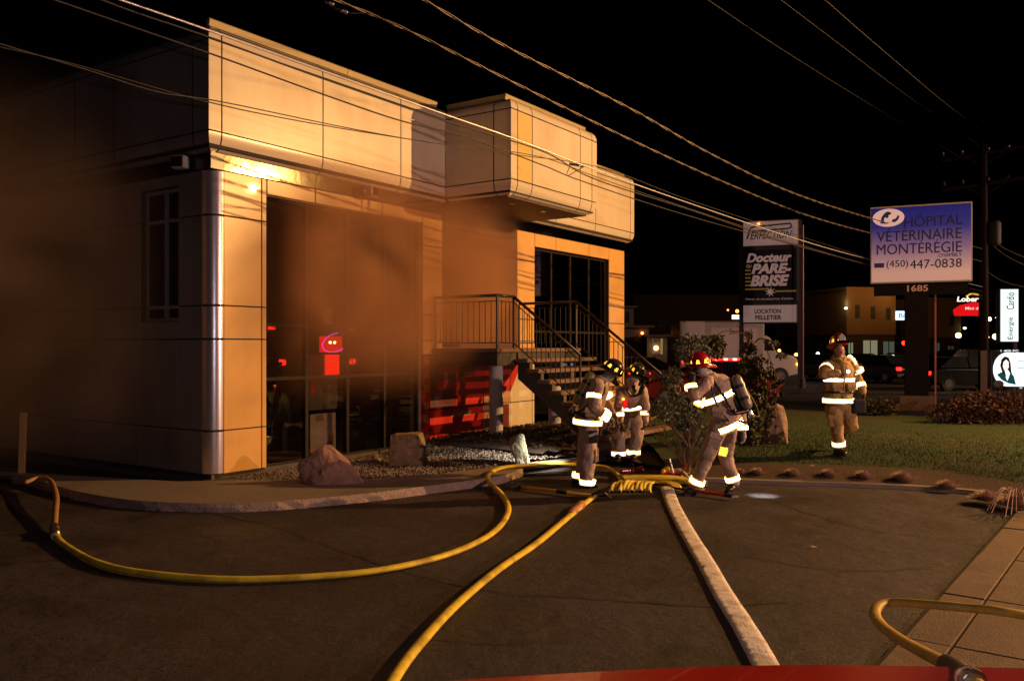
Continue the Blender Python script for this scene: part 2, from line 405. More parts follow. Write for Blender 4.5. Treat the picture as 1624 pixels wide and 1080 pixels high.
bmesh.ops.delete(bm, geom=[v for v in bm.verts if not v.link_faces], context='VERTS')
setp(obj('lawn', bm, [lawn_m, soil_m], smooth=True), kind='structure')
# low concrete edging strip between asphalt and planting bed
bm = B(); L = []
for p in K:
    q = Vector((p.x, p.y, 0)); L.append([bm.verts.new(q + Vector(o)) for o in ((0, -.05, -.02), (0, -.05, .05), (0, .05, .055), (0, .05, .02))])
for a, b in zip(L, L[1:]):
    for k in range(3): bm.faces.new((a[k], b[k], b[k + 1], a[k + 1]))
setp(obj('kerb_edging', bm, conc), kind='structure')
# grass blades
bm = B()
for k in range(42000):
    x = random.uniform(2.6, 13.5); d = 1.0 + abs(random.gauss(0, 1)) * 3.0
    y = kerb_y(x) + d
    if d > 11: continue
    z = lawn_z(x, y); h = random.uniform(.018, .045); a = random.uniform(0, pi); lean = random.uniform(-.03, .03)
    dx, dy = cos(a) * .006, sin(a) * .006
    bm.faces.new([bm.verts.new(p) for p in ((x - dx, y - dy, z), (x + dx, y + dy, z), (x + lean, y + lean * .5, z + h))])
blade_m = mat('grass_blade', (.032, .075, .008), .8, var=.5, scale=3, dirt=(.06, .042, .015), dscale=1.2)
setp(obj('grass', bm, blade_m), 'short green lawn grass in front of the signs', kind='stuff')

# street pavement at lower right: slabs laid along the road
SD = Vector((2.83, 3.72, 0)).normalized(); SN = Vector((SD.y, -SD.x, 0))
S0 = G(1409, 1041)
bm = B()
pav = thing('pavement', 'pale concrete pavement of large slabs with a border strip, lower right corner', 'pavement'); pav['kind'] = 'structure'
del pav['category']
def slab(parent, s0, s1, t0, t1, name='slab'):
    bm = B(); z1 = .03 + random.uniform(-.004, .004); g = .008
    P = [S0 + SD * a + SN * b for a, b in ((s0 + g, t0 + g), (s1 - g, t0 + g), (s1 - g, t1 - g), (s0 + g, t1 - g))]
    lo = [bm.verts.new((p.x, p.y, -.05)) for p in P]; hi = [bm.verts.new((p.x, p.y, z1)) for p in P]
    bm.faces.new(hi); 
    for i in range(4): bm.faces.new((lo[i], lo[(i + 1) % 4], hi[(i + 1) % 4], hi[i]))
    bmesh.ops.bevel(bm, geom=[e for e in bm.edges if e.verts[0].co.z > 0 and e.verts[1].co.z > 0], offset=.006, segments=1, affect='EDGES')
    return obj(name, bm, pave_m, parent)
cuts = [-3.2, -1.2, .35, 1.62, 3.12, 4.65, 6.1, 7.6, 9.1]
for a, b in zip(cuts, cuts[1:]):
    slab(pav, a, b, 0, .30, 'kerb_strip'); slab(pav, a, b, .30, 2.1)
bm = B()
for s in [x * .01 for x in range(-320, 900, 12)]:
    p = S0 + SD * s - SN * random.uniform(.0, .02)
tar2 = B(); vs = []
for i in range(140):
    s = -3.2 + i * .09; w_ = .018 + .016 * abs(noise.noise(Vector((s * 3, 0, 0)))); p = S0 + SD * s
    vs.append((tar2.verts.new(p + SN * .012 + Vector((0, 0, .012))), tar2.verts.new(p - SN * w_ + Vector((0, 0, .012)))))
for a, b in zip(vs, vs[1:]): tar2.faces.new((a[0], b[0], b[1], a[1]))
setp(obj('pavement_joint', tar2, tar), kind='structure')
bm.free()

# ================================================================== BUILDING
bld = thing('commercial_building', 'two-storey shop building clad in cream panels with rounded fascia, smoke at its windows', 'building', C0, ROT)
PROF_B = [(.15, 4.88), (.146, 4.80), (.12, 4.71), (.07, 4.645), (0, 4.62), (-.12, 4.615)]      # (offset out, z) lower curve
PROF_T = [(.15, 6.12), (.146, 6.19), (.12, 6.26), (.07, 6.31), (0, 6.33), (-.10, 6.335)]
def strip(parent, axis, a, b, prof, m, base=0.0, mit0=None, mit1=None, name='fascia_panel', sgn=1, gap=.011, smooth=True):
    """panel following profile; axis 'u' runs along x facing -y, 'v' runs along y facing -x (sgn -1: facing +x)"""
    bm = B(); L = []
    for o, z in prof:
        s0 = (a - o if mit0 else a + gap); s1 = (b + o if mit1 else b - gap)
        if axis == 'u': L.append((bm.verts.new((s0, base - o, z)), bm.verts.new((s1, base - o, z))))
        else: L.append((bm.verts.new((base - o * sgn, s0, z)), bm.verts.new((base - o * sgn, s1, z))))
    for p, q in zip(L, L[1:]): bm.faces.new((p[0], p[1], q[1], q[0]))
    o = obj(name, bm, m, parent, smooth=smooth)
    return o
def fascia_run(parent, axis, cuts, base, m0=False, m1=False, sgn=1, ms=None, cm=None):
    n = len(cuts) - 1
    for i in range(n):
        a, b = cuts[i], cuts[i + 1]; k0 = m0 and i == 0; k1 = m1 and i == n - 1
        mm = ms[i] if ms else panel_m
        pb = [(o, z - (.010 if j == 0 else 0)) for j, (o, z) in enumerate(PROF_B)]
        pt = [(o, z + (.010 if j == 0 else 0)) for j, (o, z) in enumerate(PROF_T)]
        strip(parent, axis, a, b, pb, cm or roundp, base, k0, k1, sgn=sgn)
        strip(parent, axis, a, b, [(.15, 4.89), (.15, 6.11)], mm, base, k0, k1, sgn=sgn, smooth=False)
        strip(parent, axis, a, b, pt, cm or roundp, base, k0, k1, sgn=sgn)
BW = 12.75
# dark backing core of the fascia and walls
bm = B(); box(bm, -.12, BW + .12, -.12, 14, 4.66, 6.28); obj('fascia_core', bm, joint_m, bld)
fascia_run(bld, 'u', [0, .06, 1.94, 3.76, 5.13], 0, m0=True)
fascia_run(bld, 'u', [7.96, 8.99, 10.81, 12.69, BW], 0, m1=True)
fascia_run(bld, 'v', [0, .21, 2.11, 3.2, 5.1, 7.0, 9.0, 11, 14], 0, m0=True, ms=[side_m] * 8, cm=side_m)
fascia_run(bld, 'v', [0, .21, 4, 8, 14], BW, m0=True, sgn=-1)
bm = B(); box(bm, -.1, BW + .1, .1, 14, 6.3, 6.34); obj('roof', bm, dark_m, bld)
# thin tilted parapet flashing standing behind the fascia top
def flashing(parent, u0, u1, v):
    bm = B()
    pr = [(v, 6.335), (v - .02, 6.42), (v + .0, 6.44), (v + .05, 6.42), (v + .06, 6.335)]
    a = [bm.verts.new((u0, y, z)) for y, z in pr]; b = [bm.verts.new((u1, y, z)) for y, z in pr]
    for i in range(5): bm.faces.new((a[i], a[(i + 1) % 5], b[(i + 1) % 5], b[i]))
    bm.faces.new(a); bm.faces.new(b[::-1]); return obj('flashing', bm, flash_m, parent)
flashing(bld, -.08, 2.55, -.06); flashing(bld, 2.56, 4.85, -.06); flashing(bld, 8.2, 12.8, .1)
# projecting sign canopy
cano = obj('canopy', box(B(), 5.03, 8.06, -1.58, -.1, 4.66, 6.28), joint_m, bld)
fascia_run(cano, 'u', [5.13, 5.19, 5.67, 7.44, 7.92, 7.97], -1.48, True, True, ms=[panel_m, panel_y, panel_m, panel_m, panel_m])
fascia_run(cano, 'v', [-1.48, -1.25, -.15], 5.14, m0=True)
fascia_run(cano, 'v', [-1.48, -1.25, -.15], 7.96, m0=True, sgn=-1)
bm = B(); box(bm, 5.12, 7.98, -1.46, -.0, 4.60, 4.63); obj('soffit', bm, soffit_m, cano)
flashing(cano, 5.1, 8.0, -1.42)
bm = B(); box(bm, 5.1, 5.14, -1.4, -.1, 6.335, 6.43); obj('flashing', bm, flash_m, cano)
for u, v in ((5.8, -1.1), (6.9, -1.1), (5.8, -.5)):
    bm = B(); cyl(bm, (u, v, 4.597), (u, v, 4.585), .06, .055, 16); o = obj('downlight', bm, silver, cano)
# walls core
WT = 4.40
def core(name, *a): 
    bm = B(); box(bm, *a); return obj(name, bm, joint_m, bld)
rows = [.15, .76, 2.04, 2.51, 3.77, WT]
def wpanel(a, b, z0, z1, axis='u', base=0, m=None, d=.028, name='wall_panel', g=.009, parent=None):
    bm = B()
    if axis == 'u': box(bm, a + g, b - g, base - .002, base + d, z0 + g, z1 - g, .004)
    else: box(bm, base - .002, base + d, a + g, b - g, z0 + g, z1 - g, .004)
    return obj(name, bm, m or wall_m, parent or bld)
core('wall_core', .2, .95, .022, .3, .12, WT)
core('wall_core', .022, .3, .2, .75, .12, WT)
for z0, z1 in zip(rows, rows[1:]):
    wpanel(.2, .87, z0, z1); wpanel(.87, .965, z0, z1 if z1 < 4.3 else WT)
    # rounded corner
    bm = B(); pts = [(.2 - .2 * cos(a), .2 - .2 * sin(a)) for a in [pi / 2 * k / 12 for k in range(13)]]
    lo = [bm.verts.new((x, y, z0 + .016)) for x, y in pts]; hi = [bm.verts.new((x, y, z1 - .016)) for x, y in pts]
    for i in range(12): bm.faces.new((lo[i], lo[i + 1], hi[i + 1], hi[i]))
    obj('corner_panel', bm, corner_m, bld, smooth=True)
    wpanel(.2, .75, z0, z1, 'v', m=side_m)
bm = B(); pts = [(.2 - .185 * cos(a), .2 - .185 * sin(a)) for a in [pi / 2 * k / 12 for k in range(13)]]
lo = [bm.verts.new((x, y, .1)) for x, y in pts]; hi = [bm.verts.new((x, y, WT)) for x, y in pts]
for i in range(12): bm.faces.new((lo[i], lo[i + 1], hi[i + 1], hi[i]))
obj('corner_core', bm, joint_m, bld, smooth=True)
bm = B(); box(bm, .04, 4.6, .05, .2, -.02, .15); box(bm, .05, .2, .2, 14, -.02, .15); obj('plinth', bm, mat('plinth', (.09, .08, .075), .8), bld)
# polished band under the fascia
for a, b in ((.2, 1.92), (1.92, 3.7), (3.7, 5.1), (7.6, 9.4), (9.4, 11.1), (11.1, 12.7)):
    bm = B(); box(bm, a + .006, b - .006, -.012, .03, WT + .005, 4.62); obj('metal_band', bm, mirror_m, bld)
core('band_core', .02, 12.7, .031, .4, WT, 4.64)
bm = B(); box(bm, -.02, .19, -.02, .5, WT, 4.62); obj('band_corner', bm, blackp, bld)
bm = B(); box(bm, .192, .2, -.02, .03, WT + .003, 4.618); obj('band_trim', bm, mirror_m, bld)
# header over windows
for a, b in ((.965, 1.92), (1.92, 2.95), (2.95, 3.45), (3.45, 4.52)): wpanel(a, b, 4.17, WT)
for a, b in ((8.31, 9.2), (9.2, 10.75), (10.75, 11.78)): wpanel(a, b, 4.10, WT)
for z0, z1 in zip(rows, rows[1:]):
    if z0 > 1.5 or z1 > 2.0: wpanel(4.52, 5.1, max(z0, 1.78), z1); wpanel(7.61, 8.31, max(z0, 1.78), z1)
    wpanel(11.78, 12.63, z0, z1)
bm = B()
for z0, z1 in zip(rows, rows[1:]): pass
bm.free()
core('wall_core', 4.52, 5.08, .022, .3, .1, WT); core('wall_core', 7.63, 8.31, .022, .3, 1.6, WT); core('wall_core', 11.78, 12.63, .022, 13.9, .0, WT)
core('wall_core', .97, 4.52, .022, .25, 4.17, WT); core('wall_core', 8.31, 11.78, .022, .25, 4.1, WT); core('wall_core', 5.0, 7.7, .022, .25, 4.2, WT)
# side wall
sv = [1.68, 3.0, 4.6, 6.2, 7.8, 9.4, 11.0, 12.5, 14.0]
core('wall_core', .022, .3, 1.68, 14, .1, 4.62); core('wall_core', .022, .3, .75, 1.68, .1, 2.3); core('wall_core', .022, .3, .75, 1.68, 4.23, WT)
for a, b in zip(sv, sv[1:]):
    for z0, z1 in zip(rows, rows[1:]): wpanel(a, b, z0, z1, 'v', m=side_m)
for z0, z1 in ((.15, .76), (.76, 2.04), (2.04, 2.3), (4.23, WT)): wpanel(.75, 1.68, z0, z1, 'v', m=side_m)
bm = B(); box(bm, 0.02, .9, .22, 14, WT + .002, 4.63); obj('band_core', bm, dark_m, bld)

def window(u0, u1, z0, z1, vs, hs, axis='u', depth=.10, fr=.05, parent=None, gm=None, fm=None, base=0, name='window'):
    bm = B(); d0, d1 = base + depth, base + depth + .06
    def bar(a0, a1, b0, b1, off=0):
        if axis == 'u': box(bm, a0, a1, d0 - off, d1, b0, b1)
        else: box(bm, d0 - off, d1, a0, a1, b0, b1)
    bar(u0, u0 + fr, z0, z1); bar(u1 - fr, u1, z0, z1); bar(u0 + fr, u1 - fr, z1 - fr, z1); bar(u0 + fr, u1 - fr, z0, z0 + fr)
    fo = obj(name, bm, fm or frame_m, parent or bld)
    V = [u0 + fr] + list(vs) + [u1 - fr]; Z = [z0 + fr] + list(hs) + [z1 - fr]
    for v in vs:
        bm = B(); (box(bm, v - .03, v + .03, d0 - .012, d1 + .01, z0 + fr, z1 - fr) if axis == 'u' else box(bm, d0 - .012, d1 + .01, v - .03, v + .03, z0 + fr, z1 - fr)); obj('mullion', bm, fm or frame_m, fo)
    for h in hs:
        for p, q in zip(V, V[1:]):
            p_ = p + (.03 if p != V[0] else 0); q_ = q - (.03 if q != V[-1] else 0)
            bm = B(); (box(bm, p_, q_, d0 - .008, d1, h - .025, h + .025) if axis == 'u' else box(bm, d0 - .008, d1, p_, q_, h - .025, h + .025)); obj('transom', bm, fm or frame_m, fo)
    for p, q in zip(V, V[1:]):
        for a, b in zip(Z, Z[1:]):
            p_ = p + (.03 if p != V[0] else 0); q_ = q - (.03 if q != V[-1] else 0); a_ = a + (.025 if a != Z[0] else 0); b_ = b - (.025 if b != Z[-1] else 0)
            bm = B()
            if axis == 'u': box(bm, p_, q_, d0 + .02, d0 + .026, a_, b_)
            else: box(bm, d0 + .02, d0 + .026, p_, q_, a_, b_)
            obj('pane', bm, gm or glass, fo)
    return fo
win1 = window(.97, 4.52, .13, 4.17, [1.83, 2.72, 3.62], [1.45, 2.26])
win2 = window(8.31, 11.78, .0, 4.1, [9.15, 10.0, 10.9], [1.45, 2.26], gm=glass_d)
win3 = window(.75, 1.68, 2.3, 4.23, [1.17, ], [2.51, 3.77], 'v', gm=glass_d, fm=mat('pale_frame', (.3, .3, .31), .5))
# reveals round the openings
bm = B(); box(bm, .966, .972, .03, .3, .13, 4.17); box(bm, 4.515, 4.52, .03, .3, .13, 4.17); box(bm, .97, 4.52, .03, .3, 4.165, 4.17); obj('window_reveal', bm, panel_m, bld)
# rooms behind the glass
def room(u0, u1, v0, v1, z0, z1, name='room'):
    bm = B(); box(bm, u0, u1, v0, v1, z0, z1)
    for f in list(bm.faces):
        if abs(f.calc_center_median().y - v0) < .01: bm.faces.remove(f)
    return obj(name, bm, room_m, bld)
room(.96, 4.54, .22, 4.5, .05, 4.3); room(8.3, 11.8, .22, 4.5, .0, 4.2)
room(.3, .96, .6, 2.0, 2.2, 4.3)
# recessed entrance behind the landing
bm = B(); 
for q in (((5.1, 0.02), (5.1, 1.3)), ((5.1, 1.3), (7.61, 1.3)), ((7.61, 1.3), (7.61, .02))):
    (a, b), (c, d) = q; bm.faces.new([bm.verts.new(p) for p in ((a, b, 1.9), (c, d, 1.9), (c, d, 4.4), (a, b, 4.4))])
bm.faces.new([bm.verts.new(p) for p in ((5.1, .02, 4.39), (7.61, .02, 4.39), (7.61, 1.3, 4.39), (5.1, 1.3, 4.39))])
bm.faces.new([bm.verts.new(p) for p in ((5.1, .02, 1.9), (7.61, .02, 1.9), (7.61, 1.3, 1.9), (5.1, 1.3, 1.9))])
obj('entrance_recess', bm, panel_m, bld)
dr = window(5.5, 7.2, 1.92, 4.1, [6.35], [3.9], depth=1.2, name='door', gm=glass_d)
bm = B(); cyl(bm, (6.25, 1.16, 2.6), (6.25, 1.16, 3.3), .015); cyl(bm, (6.45, 1.16, 2.6), (6.45, 1.16, 3.3), .015); obj('handle', bm, silver, dr)
# red printed panels of the lower wall, below the landing
redp = mat('red_print', (.55, .02, .008), .4, var=.22, scale=3)
redd = mat('dark_red_print', (.16, .02, .015), .4, var=.3, scale=3)
crm = mat('cream_print', (.5, .26, .13), .45, var=.1)
slate = mat('slate_print', (.10, .035, .04), .5, var=.3, scale=4)
core('wall_core', 4.52, 8.3, .03, .3, .0, 1.78)
for a, b in ((4.53, 4.72), (4.72, 5.5), (5.5, 6.4), (6.4, 7.35), (7.35, 8.2), (8.2, 8.3)):
    for z0, z1 in ((.05, .76), (.76, 1.76)):
        wpanel(a, b, z0, z1, m=(redp if b < 7.36 and not (a > 6.3 and z0 < .5) else panel_m), name='lower_panel')
def decal(parent, pts, m, v=-.008, name='print'):
    bm = B(); bm.faces.new([bm.verts.new((u, v, z)) for u, z in pts]); return obj(name, bm, m, parent)
def rect(u0, u1, z0, z1): return [(u0, z0), (u1, z0), (u1, z1), (u0, z1)]
decal(bld, [(7.36, 1.0), (7.9, 1.75), (7.36, 1.75)], redp); decal(bld, [(6.42, .77), (7.34, .77), (7.34, 1.0), (6.9, 1.02), (6.9, .77)], crm, -.006)
decal(bld, rect(6.42, 6.85, .10, .95), crm, -.010); decal(bld, rect(7.0, 7.3, .06, .74), redd, -.0075)
decal(bld, rect(4.74, 5.46, .8, 1.72), slate, -.006)
for (a, b, c, d), m in (((4.95, 5.75, 1.42, 1.58), redp), ((4.9, 5.6, 1.12, 1.3), redp), ((5.0, 5.5, .86, 1.0), redd), ((5.35, 5.95, .60, .68), crm), ((5.2, 5.75, .14, .24), crm), ((5.55, 6.1, 1.36, 1.6), redd)):
    decal(bld, [(a, c), (b, c), (b + .05, d), (a + .03, d)], m, -.009)
for z in (1.62, 1.36, 1.1, .78, .55, .2): decal(bld, rect(4.56, 4.69, z, z + .13), crm if z in (.78, .55, .2) else mat('orange_print', (.6, .2, .06), .5), -.007)
for k in range(7):
    u = 5.95 + k * .0; decal(bld, [(5.62 + k * .07, .12), (5.64 + k * .07, .12), (5.70 + k * .07, .3), (5.68 + k * .07, .3)], redd, -.011)
# wall lamps (unlit flood fittings) under the fascia
def flood(loc, rz):
    bm = B(); box(bm, -.11, .11, -.16, 0, -.08, .1, .03)
    o = obj('flood_fitting', bm, mat('fitting_grey', (.45, .43, .42), .35), bld, loc=loc, rz=rz)
    bm = B(); box(bm, -.09, .09, -.166, -.16, -.06, .08); obj('lens', bm, glass_d, o)
    bm = B(); cyl(bm, (0, -.02, .0), (0, .1, .0), .03); obj('bracket', bm, dark_m, o)
flood((-.06, .52, 4.50), -pi / 2 + .3); flood((3.0, -.08, 4.49), .2)
bm = B(); ball(bm, (2.87, -.1, 4.5), .09, sc=(1, .8, 1)); obj('security_camera', bm, blackp, bld, smooth=True)

# things behind the left window
def inroom(u, v, z): return W(u, v, z)
neon = thing('neon_sign', 'glowing red window sign with pink oval ring and dotted lower panel', 'neon sign', W(2.50, .24, 1.5), ROT)
redE = emit_mat('red_led', (1, .012, .004), 3.2)
bm = B(); box(bm, -.25, .25, 0, .03, .34, .60, .01); obj('upper_panel', bm, emit_mat('red_led_panel', (1, .006, .003), 1.5), neon)
tmp = B()
tmp = B(); box(tmp, -.16, .17, 0, .02, -.06, .31); obj('lower_panel', tmp, emit_mat('led_back', (1, .006, .003), .35), neon)
bm = B()
for i in range(10):
    for j in range(11): box(bm, -.145 + i * .032, -.125 + i * .032, -.012, 0, -.045 + j * .032, -.023 + j * .032)
o = obj('led_dots', bm, redE, neon); o['kind'] = 'stuff'
for x in (-.06, .04):
    bm = B(); ball(bm, (x, -.03, .5), .026); obj('lamp_bulb', bm, emit_mat('warm_bulb', (1, .72, .35), 7), neon)
bm = B(); cp = [(0.05 + .30 * cos(a), -.05, .50 + .15 * sin(a) + .05 * cos(a)) for a in [2 * pi * k / 36 for k in range(8, 36)]]; 
tube(bm, cp, .008, 6); obj('neon_ring', bm, emit_mat('pink_neon', (1, .03, .55), 2.8), neon, smooth=True)
bm = B(); cyl(bm, (0, .05, .6), (0, .05, 2.6), .004, n=6); obj('hanger', bm, dark_m, neon)
def inside(name, label, cat, u, v, z0, pts_box, m, extra=None):
    bm = B(); box(bm, *pts_box); o = obj(name, bm, m, None, loc=W(u, v, z0), rz=ROT); setp(o, label, cat); return o
inside('window_notice', 'small white notice with yellow top taped inside the glass', 'notice', 2.33, .115, 2.40, (-.09, .09, .03, .034, -.11, .05), mat('paper', (.6, .57, .5), .8))
bm = B(); box(bm, -.09, .09, .028, .031, .05, .14); o = obj('yellow_header', bm, mat('yellow_paper', (.65, .42, .04), .8), bpy.data.objects['window_notice'])
text('AVIS', mat('ink', (.08, .08, .1), .8), bpy.data.objects['window_notice'], 0, -.03, .028, .12, .04)
bd = inside('display_board', 'pale pinkish board leaning inside the lower window, between boards of darker print', 'board', 2.42, .35, .22, (-.28, .28, 0, .02, 0, .62), mat('board', (.42, .34, .34), .7))
for a, b, c, d in ((-.16, .0, .5, .6), (.12, .24, .12, .3)):
    bm = B(); box(bm, a, b, -.006, -.001, c, d); obj('tape_patch', bm, wood, bd)
ps = inside('wall_poster', 'grey poster with red stripe hung behind the lower glass', 'poster', 2.5, .42, .95, (-.32, .3, 0, .015, -.05, .85), mat('poster', (.09, .09, .1), .6))
bm = B(); bm.faces.new([bm.verts.new(p) for p in ((-.3, -.004, .2), (-.2, -.004, .2), (-.17, -.004, .5), (-.25, -.004, .5))]); obj('red_mark', bm, redp, ps)
bm = B(); bm.faces.new([bm.verts.new(p) for p in ((-.1, -.004, .12), (.2, -.004, .16), (.22, -.004, .3), (.1, -.004, .26))]); obj('grey_mark', bm, slate, ps)
bx = inside('carton', 'yellow-brown carton standing on the floor inside the left corner of the window', 'box', 1.35, .7, .06, (-.2, .2, 0, .3, 0, .3), mat('carton', (.35, .24, .05), .8))
bm = B(); box(bm, -.21, .21, -.01, .31, .3, .33); obj('lid', bm, MATS['carton'], bx)
# ================================================================== STAIRS
st = thing('entrance_stairs', 'open concrete stairs with landing and dark iron railings leading up to the smoky entrance', 'stairs', C0, ROT)
iron = mat('iron', (.03, .022, .018), .45)
tread_m = mat('tread_concrete', (.19, .12, .085), .85, var=.18, scale=10, bump=.3, bscale=50)
LZ = 1.90; RI = .186; RU = .235; UL, UR = 5.3, 7.9; V0 = -1.5
bm = B(); box(bm, 4.76, 7.7, V0, -.02, LZ - .07, LZ, .01); obj('landing', bm, tread_m, st)
bm = B(); box(bm, 4.80, 7.66, V0 + .04, -.03, LZ - .30, LZ - .073); obj('landing_beam', bm, mat('beam_dark', (.06, .05, .045), .8), st)
t0 = None
for i in range(1, 10):
    z = LZ - RI * i; v1 = V0 - RU * (i - 1)
    if t0 is None:
        bm = B(); box(bm, UL, UR, -RU - .03, 0, -.07, 0, .012); t0 = obj('tread', bm, tread_m, st); t0.location = (0, v1, z)
    else: dup(t0, st, loc=(0, v1, z))
# saw-tooth stringers
for u in (UL + .12, 6.5):
    o_ = [(V0 + .02, LZ - .07)]
    for i in range(1, 10):
        v1 = V0 - RU * (i - 1); z = LZ - RI * i - .073
        o_ += [(v1, z), (v1 - RU, z)]
    o_ += [(V0 - RU * 9, -.1), (V0 - RU * 8.2, -.1), (V0 + .02, LZ - .55)]
    bm = B(); a = [bm.verts.new((u, y, z)) for y, z in o_]; b = [bm.verts.new((u + .1, y, z)) for y, z in o_]
    bm.faces.new(a); bm.faces.new(b[::-1])
    for i in range(len(a)): bm.faces.new((a[i], b[i], b[(i + 1) % len(a)], a[(i + 1) % len(a)]))
    obj('stringer', bm, mat('stringer', (.1, .085, .07), .8), st)
for u, v in ((5.25, -1.12), (7.3, -1.12), (6.0, -2.6)):
    bm = B(); cyl(bm, (u, v, -.05), (u, v, LZ - .30 if v > -1.6 else 1.0), .125, n=20); obj('column', bm, colm, st, smooth=False)
def rail(pts, closed_h=.93, n_b=12, top=.028):
    """hand rail with lower and base rails and balusters along straight segments"""
    P = [Vector(p) for p in pts]
    bm = B(); tube(bm, [p + Vector((0, 0, closed_h)) for p in P], top, 8); obj('handrail', bm, iron, st, smooth=True)
    bm = B(); tube(bm, [p + Vector((0, 0, closed_h - .1)) for p in P], .009, 6); obj('upper_rail', bm, iron, st)
    bm = B(); tube(bm, [p + Vector((0, 0, .1)) for p in P], .011, 6); obj('lower_rail', bm, iron, st)
    proto = None
    for a, b in zip(P, P[1:]):
        n = max(2, int((b - a).length / .118))
        for k in range(n + 1):
            p = a.lerp(b, k / n)
            if proto is None:
                bm = B(); cyl(bm, (0, 0, .1), (0, 0, closed_h - .1), .008, n=6); proto = obj('baluster', bm, iron, st); proto.location = p
            else: dup(proto, st, loc=p)
    for p in P:
        bm = B(); cyl(bm, p, p + Vector((0, 0, closed_h)), .02, n=8); obj('post', bm, iron, st)
e = Vector
stair_end = lambda u: (u, V0 - RU * 9, LZ - RI * 9)
rail([(4.82, -.05, LZ), (4.82, V0 + .06, LZ)]); rail([(4.84, V0 + .06, LZ), (5.34, V0 + .06, LZ)])
rail([(5.34, V0 + .06, LZ), (5.34, V0 - RU * 5.6, LZ - RI * 5.6)]); rail([(7.60, V0 + .06, LZ), stair_end(7.60)]); rail([(7.62, -.05, LZ), (7.62, V0 + .06, LZ)])

# mound with ground cover between gravel and stairs
bm = B(); N = 30; Mm = 20
def mz(u, v): return .13 + .20 * max(0, sin(pi * min(1, max(0, (v + 4.0) / 4.6)))) * max(0, min(1, (u - 4.0) / .8)) * max(.0, min(1, (9.8 - u) / 1.2)) + .03 * noise.noise(Vector((u * 2, v * 2, 1)))
gg = [[bm.verts.new(W(4.3 + 5.0 * i / N, -3.6 + 3.6 * j / Mm, mz(4.3 + 5.0 * i / N, -3.6 + 3.6 * j / Mm) - .0)) for i in range(N + 1)] for j in range(Mm + 1)]
for j in range(Mm):
    for i in range(N):
        u = 4.3 + 5.0 * (i + .5) / N; v = -3.6 + 3.6 * (j + .5) / Mm
        if v > -3.35 + .0 * u and not (u > 5.35 and v < -3.0) and v > -3.3 + max(0, (4.9 - u)) * 1.2: bm.faces.new((gg[j][i], gg[j][i + 1], gg[j + 1][i + 1], gg[j + 1][i]))
bmesh.ops.delete(bm, geom=[v for v in bm.verts if not v.link_faces], context='VERTS')
setp(obj('planting_mound', bm, soil_m, smooth=True), kind='structure')
leaf_m = mat('ground_cover_leaf', (.05, .045, .02), .7, var=.6, scale=2, dirt=(.11, .06, .03), dscale=3)
bm = B()
for k in range(9000):
    u = random.uniform(4.5, 9.2); v = random.uniform(-3.25, -.05)
    if u > 5.35 and v < -2.95: continue
    if v < -3.2 + max(0, (4.95 - u)) * 1.2: continue
    c = W(u, v, mz(u, v) + random.uniform(.0, .07)); s = random.uniform(.012, .03); a = random.uniform(0, 2 * pi); t = random.uniform(-.8, .8)
    d = Vector((cos(a), sin(a), t)).normalized() * s * 1.6; n_ = Vector((-sin(a), cos(a), random.uniform(-.5, .5))) * s * .7
    bm.faces.new([bm.verts.new(p) for p in (c - d, c + n_, c + d, c - n_)])
setp(obj('ground_cover', bm, leaf_m), 'low brown and green creeping plants on the mound by the stairs', kind='stuff')

bm = B(); ramp_ = [(5.0, -4.9, .004), (8.0, -4.6, .004), (8.0, -3.5, .14), (5.0, -3.5, .14)]
bm.faces.new([bm.verts.new(W(*q)) for q in ramp_]); setp(obj('path_ramp', bm, asphalt), kind='structure')
# ================================================================== ROCKS, STAKE
def displace(o, strength, size, sub=0):
    t = bpy.data.textures.new('clouds', 'CLOUDS'); t.noise_scale = size; t.noise_depth = 3
    if sub: s = o.modifiers.new('s', 'SUBSURF'); s.subdivision_type = 'SIMPLE'; s.levels = s.render_levels = sub
    d = o.modifiers.new('d', 'DISPLACE'); d.texture = t; d.strength = strength; d.texture_coords = 'GLOBAL'; d.mid_level = .5
def rock(name, label, loc, hull, m, rz=0, disp=.08, size=.22, sub=3):
    bm = B(); vs = [bm.verts.new(p) for p in hull]; bmesh.ops.convex_hull(bm, input=vs)
    bmesh.ops.delete(bm, geom=[v for v in bm.verts if not v.link_faces], context='VERTS')
    bmesh.ops.triangulate(bm, faces=bm.faces); bmesh.ops.subdivide_edges(bm, edges=bm.edges, cuts=4, use_grid_fill=True)
    bmesh.ops.smooth_vert(bm, verts=bm.verts, factor=.4, use_axis_x=True, use_axis_y=True, use_axis_z=True)
    for v in bm.verts:
        q = v.co + Vector(loc); d = noise.noise(q / size) * .6 + abs(noise.noise(q / size * 2.3)) * .5 - .2
        v.co += v.co.normalized() * d * disp
    o = obj(name, bm, m, None, loc=loc, rz=rz); return setp(o, label, 'rock')
p = G(525, 765, .10); RS = .0082
rock('pointed_rock', 'jagged pink rock tapering to a blunt peak in front of the left window', p,
     [(-.42, -.1, -.05), (-.46, .15, -.05), (-.42, -.05, .30), (-.30, .1, .36), (-.12, .0, .50), (-.02, .05, .52), (.10, -.02, .36), (.30, -.1, .06), (.50, -.12, -.04), (.46, .2, -.05), (.1, .3, .3), (0, -.2, .1), (.15, -.22, -.05), (-.2, -.22, -.05)], rockp, disp=.09)
p = G(645, 733, .12)
rock('square_rock', 'squat flat-topped tan rock standing near the right end of the left window', p,
     [(-.27, -.16, -.1), (.27, -.16, -.1), (-.25, -.15, .46), (.2, -.17, .48), (.24, .18, .46), (-.23, .2, .44), (.30, .2, -.1), (-.28, .2, -.1), (.36, -.1, .0), (.25, -.15, .3)], rockt, disp=.05)
p = G(825, 738, .08)
